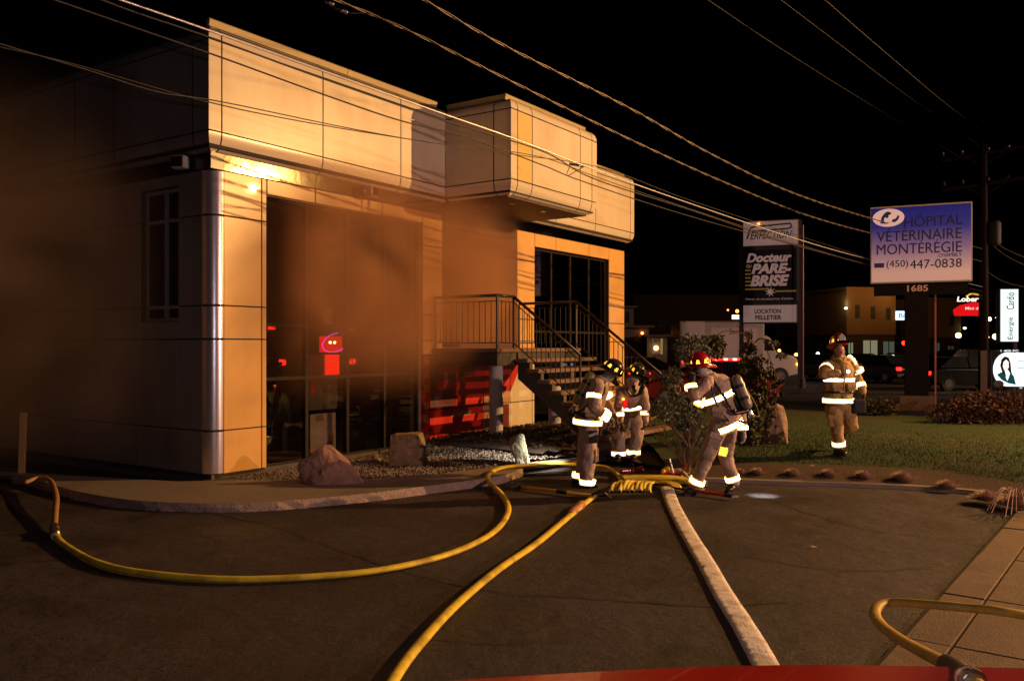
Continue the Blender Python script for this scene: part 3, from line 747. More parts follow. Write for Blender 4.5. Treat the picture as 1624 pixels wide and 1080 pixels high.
rock('slim_rock', 'small leaning pale rock lit by a hand lamp beside the yellow hose', p,
     [(-.16, -.1, .25), (-.2, .05, .42), (-.05, -.08, .50), (.06, 0, .50), (.10, -.05, .30), (.02, -.1, .12), (.16, -.12, -.05), (.17, .05, -.05), (-.03, .12, -.05), (-.08, .1, .2), (0, .12, .45), (.05, .0, .22), (-.02, -.1, -.05)], rockg, disp=.06, size=.15)
p = G(1230, 706, .24)
rock('tall_rock', 'tall rounded standing rock behind the helmet on the lawn', p,
     [(-.2, -.1, -.1), (.2, -.1, -.1), (-.22, -.05, .35), (-.15, .0, .66), (.0, -.05, .74), (.14, 0, .68), (.2, -.08, .4), (.22, .1, 0), (-.2, .2, 0), (0, .22, .5), (.1, -.15, .3)], rockt, disp=.06)
for (x, y, s, lab) in ((590, 730, .14, 'small dark stone lying between the pointed rock and the square rock'), (478, 742, .10, 'small stone on the gravel just left of the pointed rock'), (562, 752, .07, 'tiny stone at the right foot of the pointed rock'), (1287, 742, .07, 'small dry stone in the mulch bed below the lawn')):
    p = G(x, y, .12)
    rock('stone', lab, p, [(-1 * s, -.6 * s, -.3 * s), (s, -.5 * s, -.3 * s), (-.7 * s, 0, .6 * s), (.6 * s, .1 * s, .8 * s), (0, .9 * s, .3 * s), (s, .6 * s, -.2 * s), (-s, .6 * s, -.2 * s)], rockt, disp=.02, size=.08)
p = G(34, 755, .05)
bm = B(); box(bm, -.045, .045, -.03, .03, -.2, .93, .006); sk = obj('wooden_stake', bm, wood, None, loc=p, rz=.2); setp(sk, 'upright yellowish wooden stake at the dark left edge of the apron', 'stake'); sk.rotation_euler = (0, .03, .2)
for (x, y, r) in ((1290, 869, .035), (1065, 862, .02), (1210, 815, .018)):
    p = G(x, y); bm = B(); z = .012
    bm.faces.new([bm.verts.new(q) for q in ((-r, 0, z), (-.3 * r, -.5 * r, z + .008), (r, -.1 * r, z + .012), (.3 * r, .5 * r, z))])
    o = obj('fallen_leaf', bm, mat('dry_leaf', (.4, .24, .1), .7), None, loc=p, rz=r * 90); setp(o, {.035: 'largest dry leaf on the open asphalt right of the white hose', .02: 'tiny dry leaf on the asphalt just left of the white hose', .018: 'small leaf on the asphalt near the right-hand firefighter'}[r], 'leaf')

# ================================================================== HOSES AND TOOLS
def hose(name, label, pts, r, m, n=12, flat=.8, zoff=0, k=7):
    P = catmull(pts, k); bm = B(); rr = [r * (1 + .03 * noise.noise(p * 3)) for p in P]
    tube(bm, P, rr, n, flat=flat); o = obj(name, bm, m, None, smooth=True); return setp(o, label, 'fire hose')
rz = .032
lp = [(40, 765, .14), (62, 757, .16), (80, 762, .16), (89, 785, .14), (88, 812, .09), (86, 838, .05)]
h1 = hose('fire_hose', 'yellow fire hose looping widely over the asphalt from the left edge',
          [G(86, 845, rz + .01), G(100, 862, rz), G(150, 890, rz), G(220, 907, rz), G(350, 918, rz), G(480, 915, rz), G(600, 904, rz), G(700, 882, rz), G(765, 855, rz), G(796, 830, rz), G(806, 805, rz), G(794, 782, rz), G(776, 764, .06), G(776, 751, .13), G(800, 741, .14), G(850, 737, .135), G(900, 736, .11), G(955, 740, .06), G(976, 750, rz), G(985, 762, rz), G(978, 776, rz)], .037, hose_y, flat=.72)
h1b = hose('fire_hose', 'dull tan hose length coming over the apron edge beside the stake', [G(x, y, z) for x, y, z in lp], .032, mat('tan_hose', (.45, .24, .09), .6, var=.2))
def coupling(parent, a, b, r, m=brass):
    bm = B(); a = Vector(a); b = Vector(b); P = [a.lerp(b, t) for t in (0, .1, .12, .3, .32, .6, .62, .88, .9, 1)]
    tube(bm, P, [r * .9, r * .9, r * 1.15, r * 1.15, r, r, r * 1.2, r * 1.2, r * .9, r * .9], 14); return obj('coupling', bm, m, parent)
coupling(h1b, G(86, 834, .06), G(87, 850, .045), .042)
h2 = hose('fire_hose', 'straight yellow fire hose running from the bottom edge to the tool pile',
          [G(600, 1120, rz), G(634, 1062, rz), G(668, 1018, rz), G(722, 960, rz), G(790, 903, rz), G(850, 862, rz), G(895, 825, rz), G(925, 800, rz), G(942, 787, rz)], .037, hose_y, flat=.72)
coupling(h2, G(905, 815, .036), G(925, 798, .036), .042, mat('painted_coupling', (.6, .3, .15), .4, .3))
# wide white flat hose with crosswise wrinkles
WP = catmull([G(1058, 772, .05), G(1062, 785, .03), G(1070, 805, .02), G(1090, 842, .02), G(1118, 888, .02), G(1146, 938, .02), G(1178, 988, .02), G(1208, 1040, .02), G(1240, 1100, .02)], 34)
bm = B(); L = []
for i, p in enumerate(WP):
    d = (WP[min(i + 1, len(WP) - 1)] - WP[max(0, i - 1)]).normalized(); nn = Vector((d.y, -d.x, 0)); 
    wv = noise.noise(Vector((i * .45, 0, 0))) * .016 + noise.noise(Vector((i * 1.1, 5, 0))) * .022; hw = .084 * (1 + .04 * noise.noise(Vector((i * .1, 2, 0))))
    prof = [(-1, .0), (-.98, .012), (-.94, .019), (-.5, .021 + wv), (0, .022 + wv * 1.2), (.5, .021 + wv * .9), (.94, .019), (.98, .012), (1, 0)]
    sk_ = noise.noise(Vector((i * .35, 9, 0))) * .015
    L.append([bm.verts.new(p + nn * hw * a + d * sk_ * a + Vector((0, 0, z - .015))) for a, z in prof])
for a, b in zip(L, L[1:]):
    for k in range(8): bm.faces.new((a[k], a[k + 1], b[k + 1], b[k]))
h3 = obj('fire_hose', bm, hose_w, None, smooth=True); setp(h3, 'wide flat pale fire hose with wrinkled jacket running down to the red bumper', 'fire hose')
# hose carried over the bumper at lower right
h4p = [(1690, 985, 4.9), (1624, 975, 5.0), (1540, 964, 5.15), (1460, 957, 5.3), (1412, 955, 5.42), (1392, 962, 5.35), (1388, 976, 5.2), (1400, 993, 4.95), (1430, 1015, 4.5), (1470, 1037, 4.0), (1505, 1055, 3.62), (1545, 1082, 3.3), (1590, 1120, 3.1)]
h4 = hose('fire_hose', 'yellow fire hose bent sharply above the kerb and running over the red bumper', [Vector((5.6, 4.7, .04)), Vector((4.7, 4.85, .05)), Vector((4.0, 4.95, .20))] + [AT(*p) for p in h4p[1:]], .034, mat('worn_yellow_hose', (.55, .33, .04), .55, var=.25, scale=20, bump=.15, bscale=120, dirt=(.3, .2, .05), dscale=4), flat=.8)
bm = B(); tube(bm, catmull([AT(1502, 1053, 3.65), AT(1520, 1064, 3.5), AT(1534, 1076, 3.36)], 4), .043, 14); obj('coupling', bm, black, h4, smooth=True)
coupling(h4, AT(1532, 1074, 3.36), AT(1546, 1084, 3.28), .045)
# pike pole
pk = thing('pike_pole', 'yellow-shafted hook pole with black grip band lying left of the folded hose', 'tool', (0, 0, 0))
a, b = G(826, 772, .04), G(940, 786, .04)
bm = B(); cyl(bm, a, b, .025, n=10); obj('shaft', bm, mat('tool_yellow', (.8, .42, .03), .4), pk, smooth=True)
m_ = a.lerp(b, .52); n_ = a.lerp(b, .66); bm = B(); cyl(bm, m_, n_, .0275, n=10); obj('grip', bm, black, pk)
bm = B(); d = (a - b).normalized(); s = Vector((-d.y, d.x, 0)); cyl(bm, a + d * -.02, a + d * .12, .026, .02); tube(bm, [a + d * .05, a + d * .10 + s * .09, a + d * .04 + s * .14], [.034, .028, .012], 8); tube(bm, [a + d * .05, a + d * .1 - s * .09, a + d * .16 - s * .13], [.034, .028, .012], 8); obj('hook_head', bm, blackp, pk)
bm = B(); tube(bm, catmull([b, b - d * .06 + s * .09 + Vector((0, 0, .04)), b - d * .2 + s * .09 + Vector((0, 0, .08)), b - d * .24, b - d * .2 - s * .09, b - d * .06 - s * .09, b], 4), .017, 8); obj('d_handle', bm, blackp, pk, smooth=True)
# folded hose bundle
fb = thing('hose_bundle', 'flat bundle of folded yellow hose with scalloped loops in the middle of the driveway', 'fire hose', G(1010, 775, .0), .05)
lay = None
q0 = G(1010, 775, 0)
for i in range(10):
    ang = -.25 + i * .03
    pts = []
    x0 = -.30 + i * .055
    for k, (yy, zz) in enumerate(((.55, .03), (.3, .05), (.1, .08), (-.02, .10), (-.16, .09), (-.27, .05), (-.29, .015), (-.2, .0))):
        pts.append(Vector((x0 + yy * (.35 + .10 * noise.noise(Vector((i * 1.7, 0, 3)))) + .02 * noise.noise(Vector((i * 2.3, k * .6, 0))), yy * (1.0 + .25 * noise.noise(Vector((i * 1.3, 8, 0)))), max(.0, zz * (.85 + .5 * noise.noise(Vector((i * 1.9, 4, 0))))))))
    bm = B(); P = catmull(pts, 4); LL = []
    for p in P:
        LL.append([bm.verts.new(p + Vector(o)) for o in ((-.031, 0, -.01), (-.024, 0, .010 + .006 * (i % 3)), (.022, 0, .014 + .004 * (i % 2)), (.031, 0, -.01))])
    for A_, B_ in zip(LL, LL[1:]):
        for k in range(3): bm.faces.new((A_[k], A_[k + 1], B_[k + 1], B_[k]))
    obj('hose_fold', bm, hose_f, fb, smooth=True)
bm = B(); P = catmull([Vector((-.1, .6, .05)), Vector((.3, .5, .06)), Vector((.7, .42, .06)), Vector((1.0, .3, .05))], 5); LL = []
for p in P: LL.append([bm.verts.new(p + Vector(o)) for o in ((0, -.22, -.03), (0, -.2, .03), (0, .0, .045), (0, .2, .03), (0, .22, -.03))])
for A_, B_ in zip(LL, LL[1:]):
    for k in range(4): bm.faces.new((A_[k], A_[k + 1], B_[k + 1], B_[k]))
obj('hose_tail', bm, hose_f, fb, smooth=True)
for i in range(3):
    bm = B(); P = catmull([Vector((.28 + i * .05, .2, .05)), Vector((.38 + i * .05, .02, .08)), Vector((.46 + i * .04, -.16, .06)), Vector((.44 + i * .04, -.22, .01))], 4); tube(bm, P, .03, 8, flat=.6); obj('hose_fold', bm, hose_f, fb, smooth=True)
bm = B(); tube(bm, catmull([Vector((.55, .75, .05)), Vector((.7, .7, .16)), Vector((.78, .5, .14)), Vector((.8, .2, .05))], 6), .016, 6); obj('strap', bm, hose_w, fb, smooth=True)
def nozzle(loc, rz, label):
    t = thing('hose_nozzle', label, 'nozzle', loc, rz)
    bm = B(); tube(bm, [(-.2, 0, .06), (-.1, 0, .06), (-.08, 0, .06), (.02, 0, .06), (.04, 0, .06), (.12, 0, .06), (.16, 0, .06)], [.03, .03, .045, .045, .035, .05, .055], 14); obj('barrel', bm, red_h, t, smooth=False)
    bm = B(); tube(bm, catmull([(-.05, -.06, .06), (-.02, -.06, .14), (0, 0, .16), (-.02, .06, .14), (-.05, .06, .06)], 3), .011, 6); obj('bail_handle', bm, blackp, t, smooth=True)
    bm = B(); cyl(bm, (-.08, 0, .05), (-.12, 0, -.02 + .02), .022, .026); obj('pistol_grip', bm, blackp, t)
nozzle(G(1004, 752, .0), .4, 'small dark red nozzle lying behind the folded hose bundle')
nozzle(G(1068, 757, .0), 1.2, 'red nozzle with black grip beside the planting bed, in the tool pile')
vp = thing('hose_valve', 'yellow and red branch valve with upright levers in the tool pile by the pale hose', 'valve', G(1074, 764, .0), -.5)
bm = B(); cyl(bm, (-.14, 0, .07), (.14, 0, .07), .055, n=14); obj('body', bm, red_h, vp); bm = B(); cyl(bm, (.1, -.14, .07), (.1, .16, .07), .045, n=12); obj('outlet', bm, mat('tool_yellow', (.65, .28, .02), .4), vp)
bm = B(); cyl(bm, (-.05, 0, .1), (-.12, .02, .32), .012, n=8); obj('lever', bm, silver, vp); bm = B(); cyl(bm, (.05, 0, .1), (.13, .02, .26), .012, n=8); obj('lever', bm, red_p, vp)
bm = B(); ball(bm, (-.17, .05, .16), .05); ball(bm, (-.2, -.02, .14), .035); obj('cap', bm, mat('tool_yellow', (.65, .28, .02), .4), vp, smooth=True)
bm = B(); cyl(bm, (.14, 0, .07), (.2, 0, .07), .06, n=12); obj('outlet_ring', bm, silver, vp)
ax = thing('fire_axe', 'long tool with red handle and black shaft at the feet of the right-hand firefighter', 'tool', (0, 0, 0))
a, b, c = G(1045, 770, .05), G(1092, 777, .05), G(1150, 785, .05)
bm = B(); cyl(bm, a, b, .016); obj('shaft', bm, blackp, ax); bm = B(); cyl(bm, b, c, .022); obj('handle', bm, mat('orange_red_handle', (.65, .06, .02), .4), ax)
bm = B(); cyl(bm, c, c + (c - b).normalized() * .12, .026, .02); obj('end_cap', bm, blackp, ax); bm = B(); d = (c - b).normalized(); s_ = Vector((-d.y, d.x, 0)); q = c + d * .14
box(bm, -.05, .05, -.01, .01, -.012, .012, .003); o = obj('fork', bm, silver, ax, loc=q, rz=.3)
bm = B(); tube(bm, [b - d * .02 + Vector((0, 0, .01)), b + Vector((0, 0, .05)), b + d * .05 + Vector((0, 0, .01))], .02, 6); obj('collar', bm, MATS['orange_red_handle'], ax)
# bucket on the mound
bk = thing('white_bucket', 'white bucket with brightly lit rim on the mound behind the bending firefighter', 'bucket', W(6.1, -2.35, .27), 0)
bm = B(); tube(bm, [(0, 0, 0), (0, 0, .03), (0, 0, .26), (0, 0, .28)], [.13, .13, .155, .16], 20); obj('body', bm, mat('white_plastic', (.75, .72, .68), .4), bk, smooth=True)
bm = B(); tube(bm, catmull([(-.16, 0, .26), (-.12, -.1, .20), (0, -.17, .16), (.12, -.1, .2), (.16, 0, .26)], 4), .006, 6); obj('handle', bm, silver, bk)
# red bumper of the vehicle the picture is taken from
bp = thing('red_bumper', 'glossy dark red vehicle bumper across the bottom right of the picture', 'vehicle bumper', (0, 0, 0))
bm = B()
pr = [(0, -.25), (.03, -.06), (.0, -.02), (-.05, 0), (-.42, .01), (-.5, -.02), (-.5, -.3)]
path = [(-1.5, 2.85), (-1.1, 3.1), (-.61, 3.30), (.225, 3.46), (1.08, 3.545), (2.1, 3.51), (3.2, 3.42), (4.4, 3.27)]
path = [Vector((x, y, .655)) for x, y in path]; path = catmull(path, 5); L = []
for i, p in enumerate(path):
    d = (path[min(i + 1, len(path) - 1)] - path[max(0, i - 1)]).normalized(); n_ = Vector((-d.y, d.x, 0))
    L.append([bm.verts.new(p + n_ * a + Vector((0, 0, z))) for a, z in pr])
for a, b in zip(L, L[1:]):
    for k in range(6): bm.faces.new((a[k], a[k + 1], b[k + 1], b[k]))
obj('bumper_shell', bm, red_p, bp, smooth=False)
for x in (-.2, 2.6):
    bm = B(); box(bm, x, x + .16, 2.6, 3.1, 0, .5); obj('bracket', bm, dark_m, bp)
# ================================================================== FIREFIGHTERS
def cap(bm, a, b, ra, rb=None, wx=1.0, axis=None, n=14):
    """tapered capsule; wx widens it along axis"""
    a = Vector(a); b = Vector(b); rb = ra if rb is None else rb
    d = (b - a); L = d.length; d = d.normalized() if L > 1e-5 else Vector((0, 0, 1))
    if axis is None: x, y, _ = basis(d)
    else:
        x = Vector(axis); x = (x - d * x.dot(d)).normalized(); y = d.cross(x).normalized()
    st_ = []
    for k in range(5): t = pi / 2 * (1 - k / 4); st_.append((a - d * ra * sin(t), ra * cos(t)))
    for k in range(1, 5): st_.append((a.lerp(b, k / 5), ra + (rb - ra) * k / 5))
    for k in range(5): t = pi / 2 * k / 4; st_.append((b + d * rb * sin(t), rb * cos(t)))
    rings = [[bm.verts.new(p + (x * wx * cos(2 * pi * i / n) + y * sin(2 * pi * i / n)) * max(r, .0004)) for i in range(n)] for p, r in st_]
    for p, q in zip(rings, rings[1:]):
        for i in range(n): bm.faces.new((p[i], p[(i + 1) % n], q[(i + 1) % n], q[i]))
    bm.faces.new(rings[0][::-1]); bm.faces.new(rings[-1]); return bm
def remesh(o, vox, smooth=4, disp=0, size=.1):
    m = o.modifiers.new('r', 'REMESH'); m.mode = 'VOXEL'; m.voxel_size = vox; m.use_smooth_shade = True
    s = o.modifiers.new('s', 'SMOOTH'); s.iterations = smooth; s.factor = .5
    if disp:
        t = bpy.data.textures.new('folds', 'CLOUDS'); t.noise_scale = size; t.noise_depth = 2
        d = o.modifiers.new('d', 'DISPLACE'); d.texture = t; d.strength = disp; d.mid_level = .5
def band(parent, c, axis, rx, ry=None, h=.055, width_axis=None, m=None, name='reflective_band', two=True, r2=1.0):
    """reflective tape ring round a limb: c centre, axis limb direction"""
    ry = ry or rx; d = Vector(axis).normalized()
    if width_axis is None: x, y, _ = basis(d)
    else:
        x = Vector(width_axis); x = (x - d * x.dot(d)).normalized(); y = d.cross(x).normalized()
    def ring(bm, h0, h1, off):
        n = 28; R_ = []
        for hh, o_ in ((h0, 0), (h0, off), (h1, off), (h1, 0)):
            k = 1 + (r2 - 1) * (hh / h + .5) if h else 1
            R_.append([bm.verts.new(Vector(c) + d * hh + (x * (rx * k + o_) * cos(2 * pi * i / n) + y * (ry * k + o_) * sin(2 * pi * i / n)) * (1 + .02 * sin(5 * 2 * pi * i / n))) for i in range(n)])
        for p, q in zip(R_, R_[1:]):
            for i in range(n): bm.faces.new((p[i], p[(i + 1) % n], q[(i + 1) % n], q[i]))
    bm = B(); ring(bm, -h / 2, h / 2, .007); o = obj(name, bm, m or retro, parent, smooth=True)
    if two:
        bm = B(); ring(bm, -h / 2 - .012, -h / 2 - .001, .006); ring(bm, h / 2 + .001, h / 2 + .012, .006); o2 = obj('trim_band', bm, retro_y, parent, smooth=True)
    return o
def helmet(parent, c, up, fwd, m, tri=True, s=1.0):
    """traditional helmet: dome, ridges, long rear brim, front shield, reflective triangles"""
    up = Vector(up).normalized(); fwd = Vector(fwd); fwd = (fwd - up * fwd.dot(up)).normalized(); side = fwd.cross(up).normalized()
    Mx = Matrix.Translation(Vector(c)) @ Matrix((side, fwd, up)).transposed().to_4x4() @ Matrix.Scale(s, 4)
    def put(bm): bmesh.ops.transform(bm, matrix=Mx, verts=bm.verts); return bm
    bm = B(); n = 28; R_ = []
    for j in range(9):
        t = pi / 2 * j / 8; R_.append([bm.verts.new((.118 * cos(2 * pi * i / n) * cos(t) ** .8, .142 * sin(2 * pi * i / n) * cos(t) ** .8, .02 + .145 * sin(t))) for i in range(n)])
    outer = []; 
    for i in range(n):
        a = 2 * pi * i / n; back = max(0, -sin(a)); fr = max(0, sin(a))
        outer.append(bm.verts.new((.165 * cos(a), (.165 + .06 * back ** 2) * sin(a) - .015, -.012 - .045 * back ** 1.5 + .0 * fr)))
    for i in range(n): bm.faces.new((outer[i], outer[(i + 1) % n], R_[0][(i + 1) % n], R_[0][i]))
    for p, q in zip(R_, R_[1:]):
        for i in range(n): bm.faces.new((p[i], p[(i + 1) % n], q[(i + 1) % n], q[i]))
    sh = obj('helmet', put(bm), m, parent, smooth=True); sm = sh.modifiers.new('s', 'SOLIDIFY'); sm.thickness = .006
    bm = B()
    for k in range(3):
        a = (k - 1) * .55
        tube(bm, [(.12 * sin(a) * cos(t) * 1.0, .148 * cos(t), .022 + .152 * sin(t) * (1 - .08 * abs(k - 1))) for t in [pi * j / 12 for j in range(1, 12)]], .006, 6)
    obj('ridge', put(bm), m, sh, smooth=True)
    bm = B(); prism(bm, [(-.045, .03), (.045, .03), (.055, .1), (0, .16), (-.055, .1)], .135, .147); obj('front_shield', put(bm), blackp, sh)
    bm = B(); box(bm, -.11, .11, .13, .16, .0, .045, .01); obj('visor', put(bm), glass_d, sh)
    for k in range(8):
        a = 2 * pi * (k + .5) / 8
        bm = B(); z0, z1 = .03, .082
        for (da, zz, rr) in (): pass
        P = []
        for da, zz in ((-.2, z0), (.2, z0), (.12, z1), (-.12, z1)):
            t = math.asin(min(1, (zz - .02) / .145)); rr = cos(t) ** .8
            P.append(bm.verts.new(((.118 * rr + .005) * cos(a + da), (.142 * rr + .005) * sin(a + da), zz)))
        bm.faces.new(P); obj('reflective_patch', put(bm), retro_y, sh)
    return sh
def hand(parent, wrist, d, palm_n, m, curl=.5, s=1.0, thumb=1, name='glove'):
    """gloved hand: palm, four unequal fingers of two bends, thumb from the side of the palm"""
    d = Vector(d).normalized(); n_ = Vector(palm_n); n_ = (n_ - d * n_.dot(d)).normalized(); x = d.cross(n_).normalized()
    w_ = Vector(wrist); bm = B()
    cap(bm, w_, w_ + d * .075 * s, .026 * s, .03 * s, wx=1.45, axis=x)
    cap(bm, w_ - d * .04 * s, w_, .036 * s, .032 * s)
    for k, ln in enumerate((.062, .075, .07, .055)):
        b0 = w_ + d * .085 * s + x * (k - 1.5) * .021 * s; p = b0; ang = 0
        for seg, f in enumerate((.45, .32, .23)):
            ang += curl * (.6 + .35 * seg); q = p + (d * cos(ang) + n_ * sin(ang)) * ln * 1.25 * f * s
            cap(bm, p, q, (.0115 - .001 * seg) * s, (.0105 - .001 * seg) * s, n=8); p = q
    p = w_ + d * .02 * s + x * (-.034 * thumb) * s; q = p + (d * .6 - x * thumb * .7 + n_ * .3).normalized() * .045 * s; r = q + (d * .85 + n_ * .5).normalized() * .035 * s
    cap(bm, p, q, .014 * s, .0125 * s, n=8); cap(bm, q, r, .0125 * s, .01 * s, n=8)
    return obj(name, bm, m, parent, smooth=True)
def boot(parent, ankle, heel, toe):
    a, h, t = Vector(ankle), Vector(heel), Vector(toe)
    d = (t - h).normalized(); bm = B()
    cap(bm, a + Vector((0, 0, .08)), a - Vector((0, 0, .02)), .062, .056); cap(bm, h + Vector((0, 0, .05)), h + d * .1 + Vector((0, 0, .055)), .048, .052); cap(bm, h + d * .1 + Vector((0, 0, .055)), t - d * .05 + Vector((0, 0, .042)), .054, .044, wx=1.1, axis=Vector((-d.y, d.x, 0)))
    cap(bm, a, h + d * .06 + Vector((0, 0, .06)), .056, .05)
    o = obj('boot', bm, mat('boot_black', (.02, .018, .016), .35), parent); remesh(o, .012, 3)
    bm = B(); s = Vector((-d.y, d.x, 0)); zz = h.z + .012
    P = [h - d * .045 + s * .03, h - d * .045 - s * .03, h + d * .1 - s * .05, t - d * .0 - s * .035, t + d * .012, t + s * .035, h + d * .1 + s * .05]
    lo = [bm.verts.new((p.x, p.y, p.z * 0 + h.z - .002)) for p in P]; hi = [bm.verts.new((p.x, p.y, zz + .012)) for p in P]
    bm.faces.new(lo[::-1]); bm.faces.new(hi)
    for i in range(len(P)): bm.faces.new((lo[i], lo[(i + 1) % 7], hi[(i + 1) % 7], hi[i]))
    obj('sole', bm, black, o); return o
def airpack(parent, top, bot, back, m, r=.075):
    """air cylinder on a frame along the back; back = outward direction"""
    t, b = Vector(top), Vector(bot); d = (t - b).normalized(); bk_ = Vector(back).normalized()
    bm = B(); cap(bm, b + bk_ * .0, t, r, r, n=20); o = obj('air_cylinder', bm, m, parent, smooth=True)
    bm = B(); cyl(bm, b - d * .10, b - d * .155, .028, .03); cyl(bm, b - d * .15 + bk_ * .0, b - d * .19, .045, .04, 10); obj('valve', bm, silver, o)
    for f in (.25, .75):
        p = b.lerp(t, f); bm = B(); n = 20; x, y, _ = basis(d); R_ = []
        for hh, rr in ((-.02, r + .001), (-.02, r + .007), (.02, r + .007), (.02, r + .001)): R_.append([bm.verts.new(p + d * hh + (x * cos(2 * pi * i / n) + y * sin(2 * pi * i / n)) * rr) for i in range(n)])
        for a_, c_ in zip(R_, R_[1:]):
            for i in range(n): bm.faces.new((a_[i], a_[(i + 1) % n], c_[(i + 1) % n], c_[i]))
        obj('cylinder_strap', bm, blackp, o)
    x, y, _ = basis(d); side = d.cross(bk_).normalized()
    bm = B(); q0 = b - bk_ * (r + .02); q1 = t - bk_ * (r + .02)
    cap(bm, q0 - d * .08, q1, .03, .03, wx=3.2, axis=side); obj('pack_frame', bm, blackp, parent, smooth=True)
    bm = B(); tube(bm, catmull([b - d * .15, b - d * .2 + side * .1, b - d * .05 + side * .2 - bk_ * .1, t - d * .1 + side * .16 - bk_ * .14], 6), .013, 8); tube(bm, catmull([b - d * .12, b - d * .22 - side * .08, b - d * .18 - side * .18 - bk_ * .1], 6), .012, 8); obj('air_hose', bm, black, parent, smooth=True)
    return o
gear_t = mat('turnout_trousers', (.44, .32, .25), .9, var=.3, scale=6, bump=1, bscale=16, dirt=(.14, .10, .08), dscale=4)
gear_kt = mat('turnout_trousers_khaki', (.4, .26, .10), .9, var=.3, scale=6, bump=1, bscale=16, dirt=(.15, .10, .05), dscale=4)
def pocket(parent, loc, rz=0, w_=.17, h=.19, tilt=0, m=None):
    bm = B(); box(bm, -w_ / 2, w_ / 2, -.03, .03, -h / 2, h / 2, .015); o = obj('pocket', bm, m or gear_t, parent); o.location = loc; o.rotation_euler = (0, tilt, rz)
    bm = B(); box(bm, -w_ / 2 - .008, w_ / 2 + .008, -.04, -.025, h / 2 - .06, h / 2 + .015, .006); obj('flap', bm, m or gear_m, o); return o
def mk_frame(px0, py0, Y, gz0):
    o = AT(px0, py0, Y); o.z = gz0; s = Y / F
    def J(px, py, dy=0.0): return Vector(((px - px0) * s * (1 + dy / Y), dy, H + (Y + dy) / F * (548.0 - py) - gz0))
    return o, J, s

